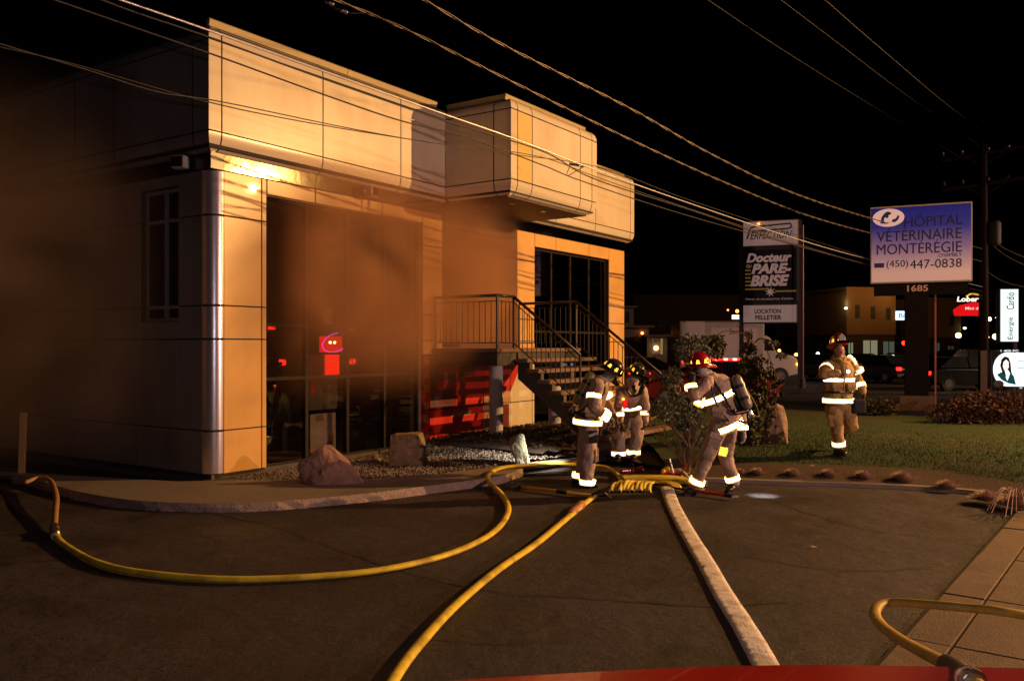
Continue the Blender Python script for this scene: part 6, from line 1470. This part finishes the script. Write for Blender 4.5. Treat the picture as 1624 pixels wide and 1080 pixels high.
prof = [(TX(1200), TZ(604)), (TX(1200), TZ(535)), (TX(1206), TZ(532)), (TX(1213), TZ(536)), (TX(1222), TZ(559)), (TX(1248), TZ(564)), (TX(1258), TZ(572)), (TX(1259), TZ(592)), (TX(1240), TZ(596)), (TX(1220), TZ(604))]
bm = B(); prism(bm, prof, -.95, .95); cb = obj('cab', bm, TW, tk); bv = cb.modifiers.new('b', 'BEVEL'); bv.width = .05; bv.segments = 2
bm = B(); prism(bm, [(TX(1203), TZ(556)), (TX(1203), TZ(538)), (TX(1211), TZ(538)), (TX(1219), TZ(556))], -.96, .96); obj('window', bm, mat('car_glass', (.02, .022, .025), .08), cb)
for px in (1100, 1120, 1228):
    for s in (-1, 1): wheel(tk, TX(px), s * .9, .42, .25)
bm = B(); box(bm, TX(1257.5), TX(1260), -.85, .85, TZ(584), TZ(574)); obj('grille', bm, dark_m, tk)
for px, py, col_, s_ in ((1257, 577, (1, .28, .02), 9), (1254, 562, (1, .4, .1), 5)):
    bm = B(); ball(bm, (TX(px), -.97, TZ(py)), .12, sc=(1.2, .5, .7)); obj('amber_lamp', bm, emit_mat('amber_%d' % py, col_, s_), tk)
bm = B(); ball(bm, (TX(1261), -.8, TZ(575)), .1); obj('headlight', bm, emit_mat('cool_headlight', (.75, 1, 1), 9), tk)
bm = B(); ball(bm, (TX(1075), -1.13, TZ(573)), .07); obj('marker_lamp', bm, emit_mat('bar_red', (1, .015, .012), 5), tk)
bm = B(); box(bm, TX(1074), TX(1258), -.8, .8, TZ(604), TZ(592)); obj('chassis', bm, dark_m, tk)

# ================================================================== BACKGROUND BUILDINGS
bw = mat('orange_cladding', (.15, .085, .03), .8, var=.08, scale=.5)
def far_building(label, cx, Y, rz, wdt, dep, z_split, top, wins, lit, upper_m=bw, lower_m=None, name='far_building', cat='building'):
    t = thing(name, label, cat, gp(cx, Y), rz); lm__ = lower_m or mat('brown_brick', (.03, .018, .012), .85)
    bm = B(); box(bm, -wdt / 2, wdt / 2, 0, dep, z_split, top); obj('upper_wall', bm, upper_m, t)
    bm = B(); box(bm, -wdt / 2 + .05, wdt / 2 - .05, .06, dep, -.1, z_split); obj('lower_wall', bm, lm__, t)
    bm = B(); box(bm, -wdt / 2 - .08, wdt / 2 + .08, -.08, dep + .05, top, top + .18); obj('cornice', bm, upper_m, t)
    for x, z, w__, h__ in wins:
        bm = B(); box(bm, x - w__ / 2, x + w__ / 2, -.03, .05, z - h__ / 2, z + h__ / 2); wf = obj('window', bm, dark_m, t)
        for sx in (-1, 1):
            for sz in (-1, 1):
                bm = B(); box(bm, x + sx * w__ / 4 - w__ / 5, x + sx * w__ / 4 + w__ / 5, -.036, -.031, z + sz * h__ / 4 - h__ / 5, z + sz * h__ / 4 + h__ / 5); obj('pane', bm, mat('far_pane', (.05, .05, .05), .1), wf)
    for x, w__, z0, z1, col_, st_ in lit:
        bm = B(); box(bm, x - w__ / 2, x + w__ / 2, .02, .055, z0, z1); wf = obj('shop_window', bm, emit_mat('shop_%d' % int(col_[0] * 100 + st_ * 1000), col_, st_), t)
        nn = max(2, int(w__ / .9))
        for k in range(nn + 1):
            bm = B(); xx = x - w__ / 2 + w__ * k / nn; box(bm, xx - .04, xx + .04, -.0, .02, z0, z1); obj('mullion', bm, dark_m, wf)
        bm = B(); box(bm, x - w__ / 2, x + w__ / 2, .0, .019, z0, z0 + (z1 - z0) * .25); obj('goods', bm, mat('shop_goods', (.1, .08, .05), .8), wf)
    return t
s75 = 75 / F
cb1 = far_building('two-storey shop building with orange upper wall and lit shop windows, left of the sign pillar', 1382, 76, .22, 4.9, 12, 2.9, 6.9,
    [(-1.4, 4.95, .45, 1.15), (.15, 4.85, .45, 1.1), (1.7, 4.75, .45, 1.05)], [(-2.05, .55, .6, 2.2, (.75, .95, .5), .22), (-.1, 1.5, .3, 2.4, (.9, .85, .5), .22), (1.75, 1.2, .3, 2.3, (.5, .6, .45), .12)])
cb2 = far_building('right wing of the shop building with orange upper wall, seen right of the sign pillar', 1500, 82, .3, 3.6, 12, 2.7, 6.3, [(.7, 4.3, .45, 1.0)], [(-1.0, .6, .3, 2.2, (.3, .45, .5), .12), (.6, .8, .3, 1.9, (.4, .25, .12), .08)])
for (b__, x, z) in ((cb1, -2.75, 5.2), (cb1, 2.6, 4.6), (cb2, 1.9, 3.6)):
    bm = B(); ball(bm, (x, -.35, z), .14, sc=(1, 1, .7)); obj('wall_lamp', bm, emit_mat('wall_lamp_light', (1, .85, .55), 6), b__, smooth=True)
o_ = point('wall_lamp_glow', gp(1340, 75.2, 5.6) , (1, .85, .6), 20, .1); point('wall_lamp_glow', gp(1418, 74.5, 6.3), (1, .45, .12), 60, .1); point('wall_lamp_glow', gp(1382, 71, 9), (1, .45, .1), 900, .3)
bm = B(); ball(bm, (1.6, -.9, 6.6), .22, sc=(1.3, 1, .6)); obj('roof_flood_lamp', bm, emit_mat('flood_light', (1, .5, .15), 12), cb1, smooth=True)
bs = thing('small_lit_sign', 'tiny bluish-white lit sign on the wall left of the sign pillar', 'sign', gp(1432, 66)); bm = B(); box(bm, -.5, .5, 0, .2, 3.9, 4.6, .04); obj('lit_face', bm, emit_mat('blue_white', (.55, .75, 1), 1.8), bs); text('Bo', mat('teal_letters', (.02, .10, .16), .6), bs, 0, 4.25, -.01, .6, .35)
bm = B(); cyl(bm, (0, .1, -.1), (0, .1, 3.9), .05); obj('post', bm, dark_m, bs)
hs = far_building('long dark low building behind the white truck with one orange-lit eave', 1110, 90, 0, 14, 12, 2.5, 7.1, [(-4, 4.5, .8, 1.2), (-1, 4.5, .8, 1.2)], [], upper_m=mat('dark_wall', (.05, .035, .025), .9))
ls2 = thing('small_lit_sign', 'tiny white lit sign box just left of the lettered pylon', 'sign', gp(1168, 62)); bm = B(); box(bm, -.3, .3, 0, .15, 3.85, 4.15, .03); obj('lit_face', bm, emit_mat('warm_white', (1, .85, .75), 2.2), ls2); bm = B(); ball(bm, (.05, 0, 4.42), .12); ball(bm, (-.62, 0, 4.5), .06); obj('lamp', bm, emit_mat('amber_tail', (1, .25, .04), 8), ls2); bm = B(); cyl(bm, (0, .1, -.1), (0, .1, 3.85), .05); obj('post', bm, dark_m, ls2)
text('Mini', mat('plain_black', (.01, .01, .01), .6), ls2, 0, 4.0, -.01, .4, .15)
house_m = mat('house_siding', (.16, .13, .12), .8); roof_m = mat('house_roof', (.16, .11, .09), .8)
hh = thing('house', 'low pale house with a lit window and stepped roofs, just right of the main building', 'house', gp(1028, 50), -.05)
def HX(px): return (px - 1028) * 50 / F
def HZ(py): return H + 50 * (548 - py) / F
for n_, a in (('upper_wall', (HX(975), HX(1010), 2, 8, HZ(560), HZ(486))), ('middle_wall', (HX(975), HX(1032), 1, 8, -.1, HZ(519))), ('front_wall', (HX(1026), HX(1058), 0, 8, -.1, HZ(534)))):
    bm = B(); box(bm, *a); obj(n_, bm, house_m, hh)
for a in ((HX(975), HX(1015), 1.6, 8, HZ(486), HZ(483)), (HX(975), HX(1040), .6, 8, HZ(519), HZ(515.5)), (HX(1020), HX(1066), -.3, 8, HZ(534), HZ(531))):
    bm = B(); box(bm, *a); obj('roof', bm, roof_m, hh)
bm = B(); box(bm, HX(1035), HX(1051), -.02, .03, HZ(562), HZ(537)); wn = obj('window', bm, emit_mat('house_window', (1, .72, .3), .22), hh)
for px in (1039, 1044.5): bm = B(); box(bm, HX(px) - .12, HX(px) + .10, -.04, -.021, HZ(562), HZ(537)); obj('curtain', bm, house_m, wn)
bm = B(); ball(bm, (HX(1040), -.15, HZ(552)), .13); obj('porch_lamp', bm, emit_mat('flood_light', (1, .5, .15), 12), hh)
bm = B(); ball(bm, (HX(1021), .9, HZ(528)), .08); obj('wall_lamp', bm, emit_mat('amber_tail', (1, .25, .04), 8), hh)
bm = B(); box(bm, HX(995), HX(1003), 1.95, 1.99, HZ(510), HZ(492)); obj('window', bm, dark_m, hh)
# far street lights and lamps seen as points
far = [(1172, 533, 48, (1, .8, .5), 5, .1, 'small warm lamp at the side of the truck cab, upper one'), (1182, 541, 48, (.7, 1, .85), 5, .1, 'small greenish-white lamp below the shop pylon'), (1520, 532, 70, (1, .45, .1), 14, .22, 'orange street light right of the sign pillar, above the cars'), (1569, 506, 90, (1, .75, .45), 10, .2, 'warm white street light left of the narrow white sign'), (1582, 504, 90, (1, .5, .15), 10, .2, 'orange street light touching the narrow white sign'), (1579, 534, 60, (1, .5, .9), 9, .2, 'pinkish lamp low beside the narrow white sign'), (1236, 556, 70, (1, .35, .06), 8, .12, 'tiny orange light above the truck bonnet'), (1297, 561, 60, (.7, 1, .9), 5, .12, 'tiny greenish lamp left of the lawn firefighter'), (1567, 535, 70, (1, .4, .1), 5, .1, 'small orange light between pole and narrow sign'), (1262, 575, 46, (.8, 1, 1), 5, .1, 'small cool white light in front of the truck'), (1503, 566, 44, (1, .03, .01), 5, .1, 'small red light low right of the sign pillar'), (1416, 566, 45, (1, .95, .9), 2, .12, 'pale plate light behind the dark sedan'), (1434, 544, 60, (1, .3, .05), 6, .16, 'orange window light at the left of the sign pillar')]
for px, py, Y, c_, s_, r_, lab in far:
    t = thing('distant_lamp', lab, 'lamp', gp(px, Y, 0)); z = H + Y * (548 - py) / F
    bm = B(); ball(bm, (0, 0, z), r_, 10, 6); obj('bulb', bm, emit_mat('far_%s' % lab[-12:], c_, s_), t, smooth=True)
    bm = B(); cyl(bm, (0, 0, -.1), (0, 0, z - r_ * .9), .03, n=6); obj('post', bm, dark_m, t)
# parked rescue van out of frame to the right; its lamps are what the shop glass mirrors
rv = thing('rescue_van', 'dark rescue van with red lamps standing in the road beyond the right edge', 'van', (26.6, 18.4, 0), 1.45)
bm = B(); box(bm, -2.7, 2.0, -1, 1, .4, 2.7, .12); obj('body', bm, dark_m, rv); bm = B(); prism(bm, [(2.0, .4), (2.0, 2.4), (2.3, 2.4), (2.9, 1.3), (3.6, 1.1), (3.7, .4)], -.95, .95); obj('cab', bm, dark_m, rv)
for x in (-1.8, 2.7):
    for s in (-1, 1): wheel(rv, x, s * .85, .38, .25)
for y in (-.85, .85): bm = B(); box(bm, -2.78, -2.70, y - .12, y + .12, .95, 1.25, .02); obj('tail_light', bm, emit_mat('van_tail', (1, .02, .01), 25), rv)
for x in (-2.2, 1.8): bm = B(); box(bm, x - .12, x + .12, -.3, .3, 2.72, 2.9, .03); obj('beacon', bm, emit_mat('van_tail', (1, .02, .01), 25), rv)
for x, z in ((-1.9, 1.15), (1.6, 1.15)):
    bm = B(); box(bm, x - .16, x + .16, 1.0, 1.05, z - .12, z + .12, .02); obj('side_lamp', bm, emit_mat('van_tail', (1, .02, .01), 25), rv)
# long far tree line and terrain
for i, (px, Y, h) in enumerate(((1060, 120, 7), (1250, 130, 8), (1320, 110, 7), (1600, 120, 8))):
    bare_tree(gp(px, Y), h * 1.3, ['bare far tree above the white truck', 'bare far tree between the pylon and the lit shops', 'bare far tree just left of the lit shops', 'bare far tree behind the narrow white sign'][i], 20 + i)

# ================================================================== SMOKE
def smoke(name, label, lo, hi, dens, col, fall, noise_scale=.9, parent_rot=True, thr=(.24, .72), aniso=.2):
    """closed rounded volume in facade coordinates; density falls off to nothing before its skin"""
    c = [(a + b) / 2 for a, b in zip(lo, hi)]; hs_ = [(b - a) / 2 for a, b in zip(lo, hi)]
    bm = B(); box(bm, -hs_[0], hs_[0], -hs_[1], hs_[1], -hs_[2], hs_[2])
    m = bpy.data.materials.new(name); m.use_nodes = True; n = m.node_tree; n.nodes.clear()
    out = n.nodes.new('ShaderNodeOutputMaterial'); pv = n.nodes.new('ShaderNodeVolumePrincipled'); pv.inputs['Color'].default_value = (*col, 1); pv.inputs['Anisotropy'].default_value = aniso
    tc = n.nodes.new('ShaderNodeTexCoord'); sx = n.nodes.new('ShaderNodeSeparateXYZ'); n.links.new(tc.outputs['Generated'], sx.inputs[0])
    def math_(op, a, b=None):
        x = n.nodes.new('ShaderNodeMath'); x.operation = op; x.use_clamp = False
        for k, v in enumerate((a, b)):
            if v is None: continue
            if isinstance(v, (int, float)): x.inputs[k].default_value = v
            else: n.links.new(v, x.inputs[k])
        return x.outputs[0]
    no = n.nodes.new('ShaderNodeTexNoise'); no.inputs['Scale'].default_value = noise_scale; no.inputs['Detail'].default_value = 4; no.inputs['Distortion'].default_value = .35; n.links.new(tc.outputs['Object'], no.inputs['Vector'])
    mr = n.nodes.new('ShaderNodeMapRange'); mr.interpolation_type = 'SMOOTHSTEP'; mr.inputs[1].default_value = thr[0]; mr.inputs[2].default_value = thr[1]; n.links.new(no.outputs['Fac'], mr.inputs[0]); d = mr.outputs[0]
    for ax, (a, b, cc, dd) in enumerate(fall):     # rises a..b, falls cc..dd in 0..1
        for (p, q, inv) in ((a, b, 0), (cc, dd, 1)):
            if p == q: continue
            r = n.nodes.new('ShaderNodeMapRange'); r.interpolation_type = 'SMOOTHSTEP'; r.inputs[1].default_value = p; r.inputs[2].default_value = q
            if inv: r.inputs[3].default_value = 1; r.inputs[4].default_value = 0
            n.links.new(sx.outputs[ax], r.inputs[0]); d = math_('MULTIPLY', d, r.outputs[0])
    d = math_('MULTIPLY', d, dens); n.links.new(d, pv.inputs['Density']); n.links.new(pv.outputs[0], out.inputs['Volume'])
    try: m.cycles.volume_step_rate = .5
    except Exception: pass
    o = obj(name, bm, m, None, loc=W(c[0], c[1], c[2]), rz=ROT); setp(o, label, kind='stuff'); return o
smoke('smoke', 'brown smoke drifting out past the left corner and along the dark side wall', (-6.5, .55, .15), (.9, 8.5, 5.8), .48, (.66, .47, .35), ((0, .35, .80, .99), (0, .05, .6, 1), (0, .35, .55, 1)), .55)
smoke('smoke', 'orange-brown smoke hanging in front of the left window', (.88, -1.4, .6), (6.4, -.16, 5.0), 1.9, (.96, .55, .32), ((0.0, .06, .8, 1), (0, .45, .93, 1), (.08, .52, .74, 1)), .8)
smoke('smoke', 'thick brown smoke filling the entrance recess at the top of the stairs', (5.12, -.12, 1.95), (7.6, 1.15, 4.58), 3.2, (.93, .54, .32), ((0, .02, .98, 1), (0, .06, .9, 1), (0, .1, .93, 1)), .9, thr=(.05, .5))
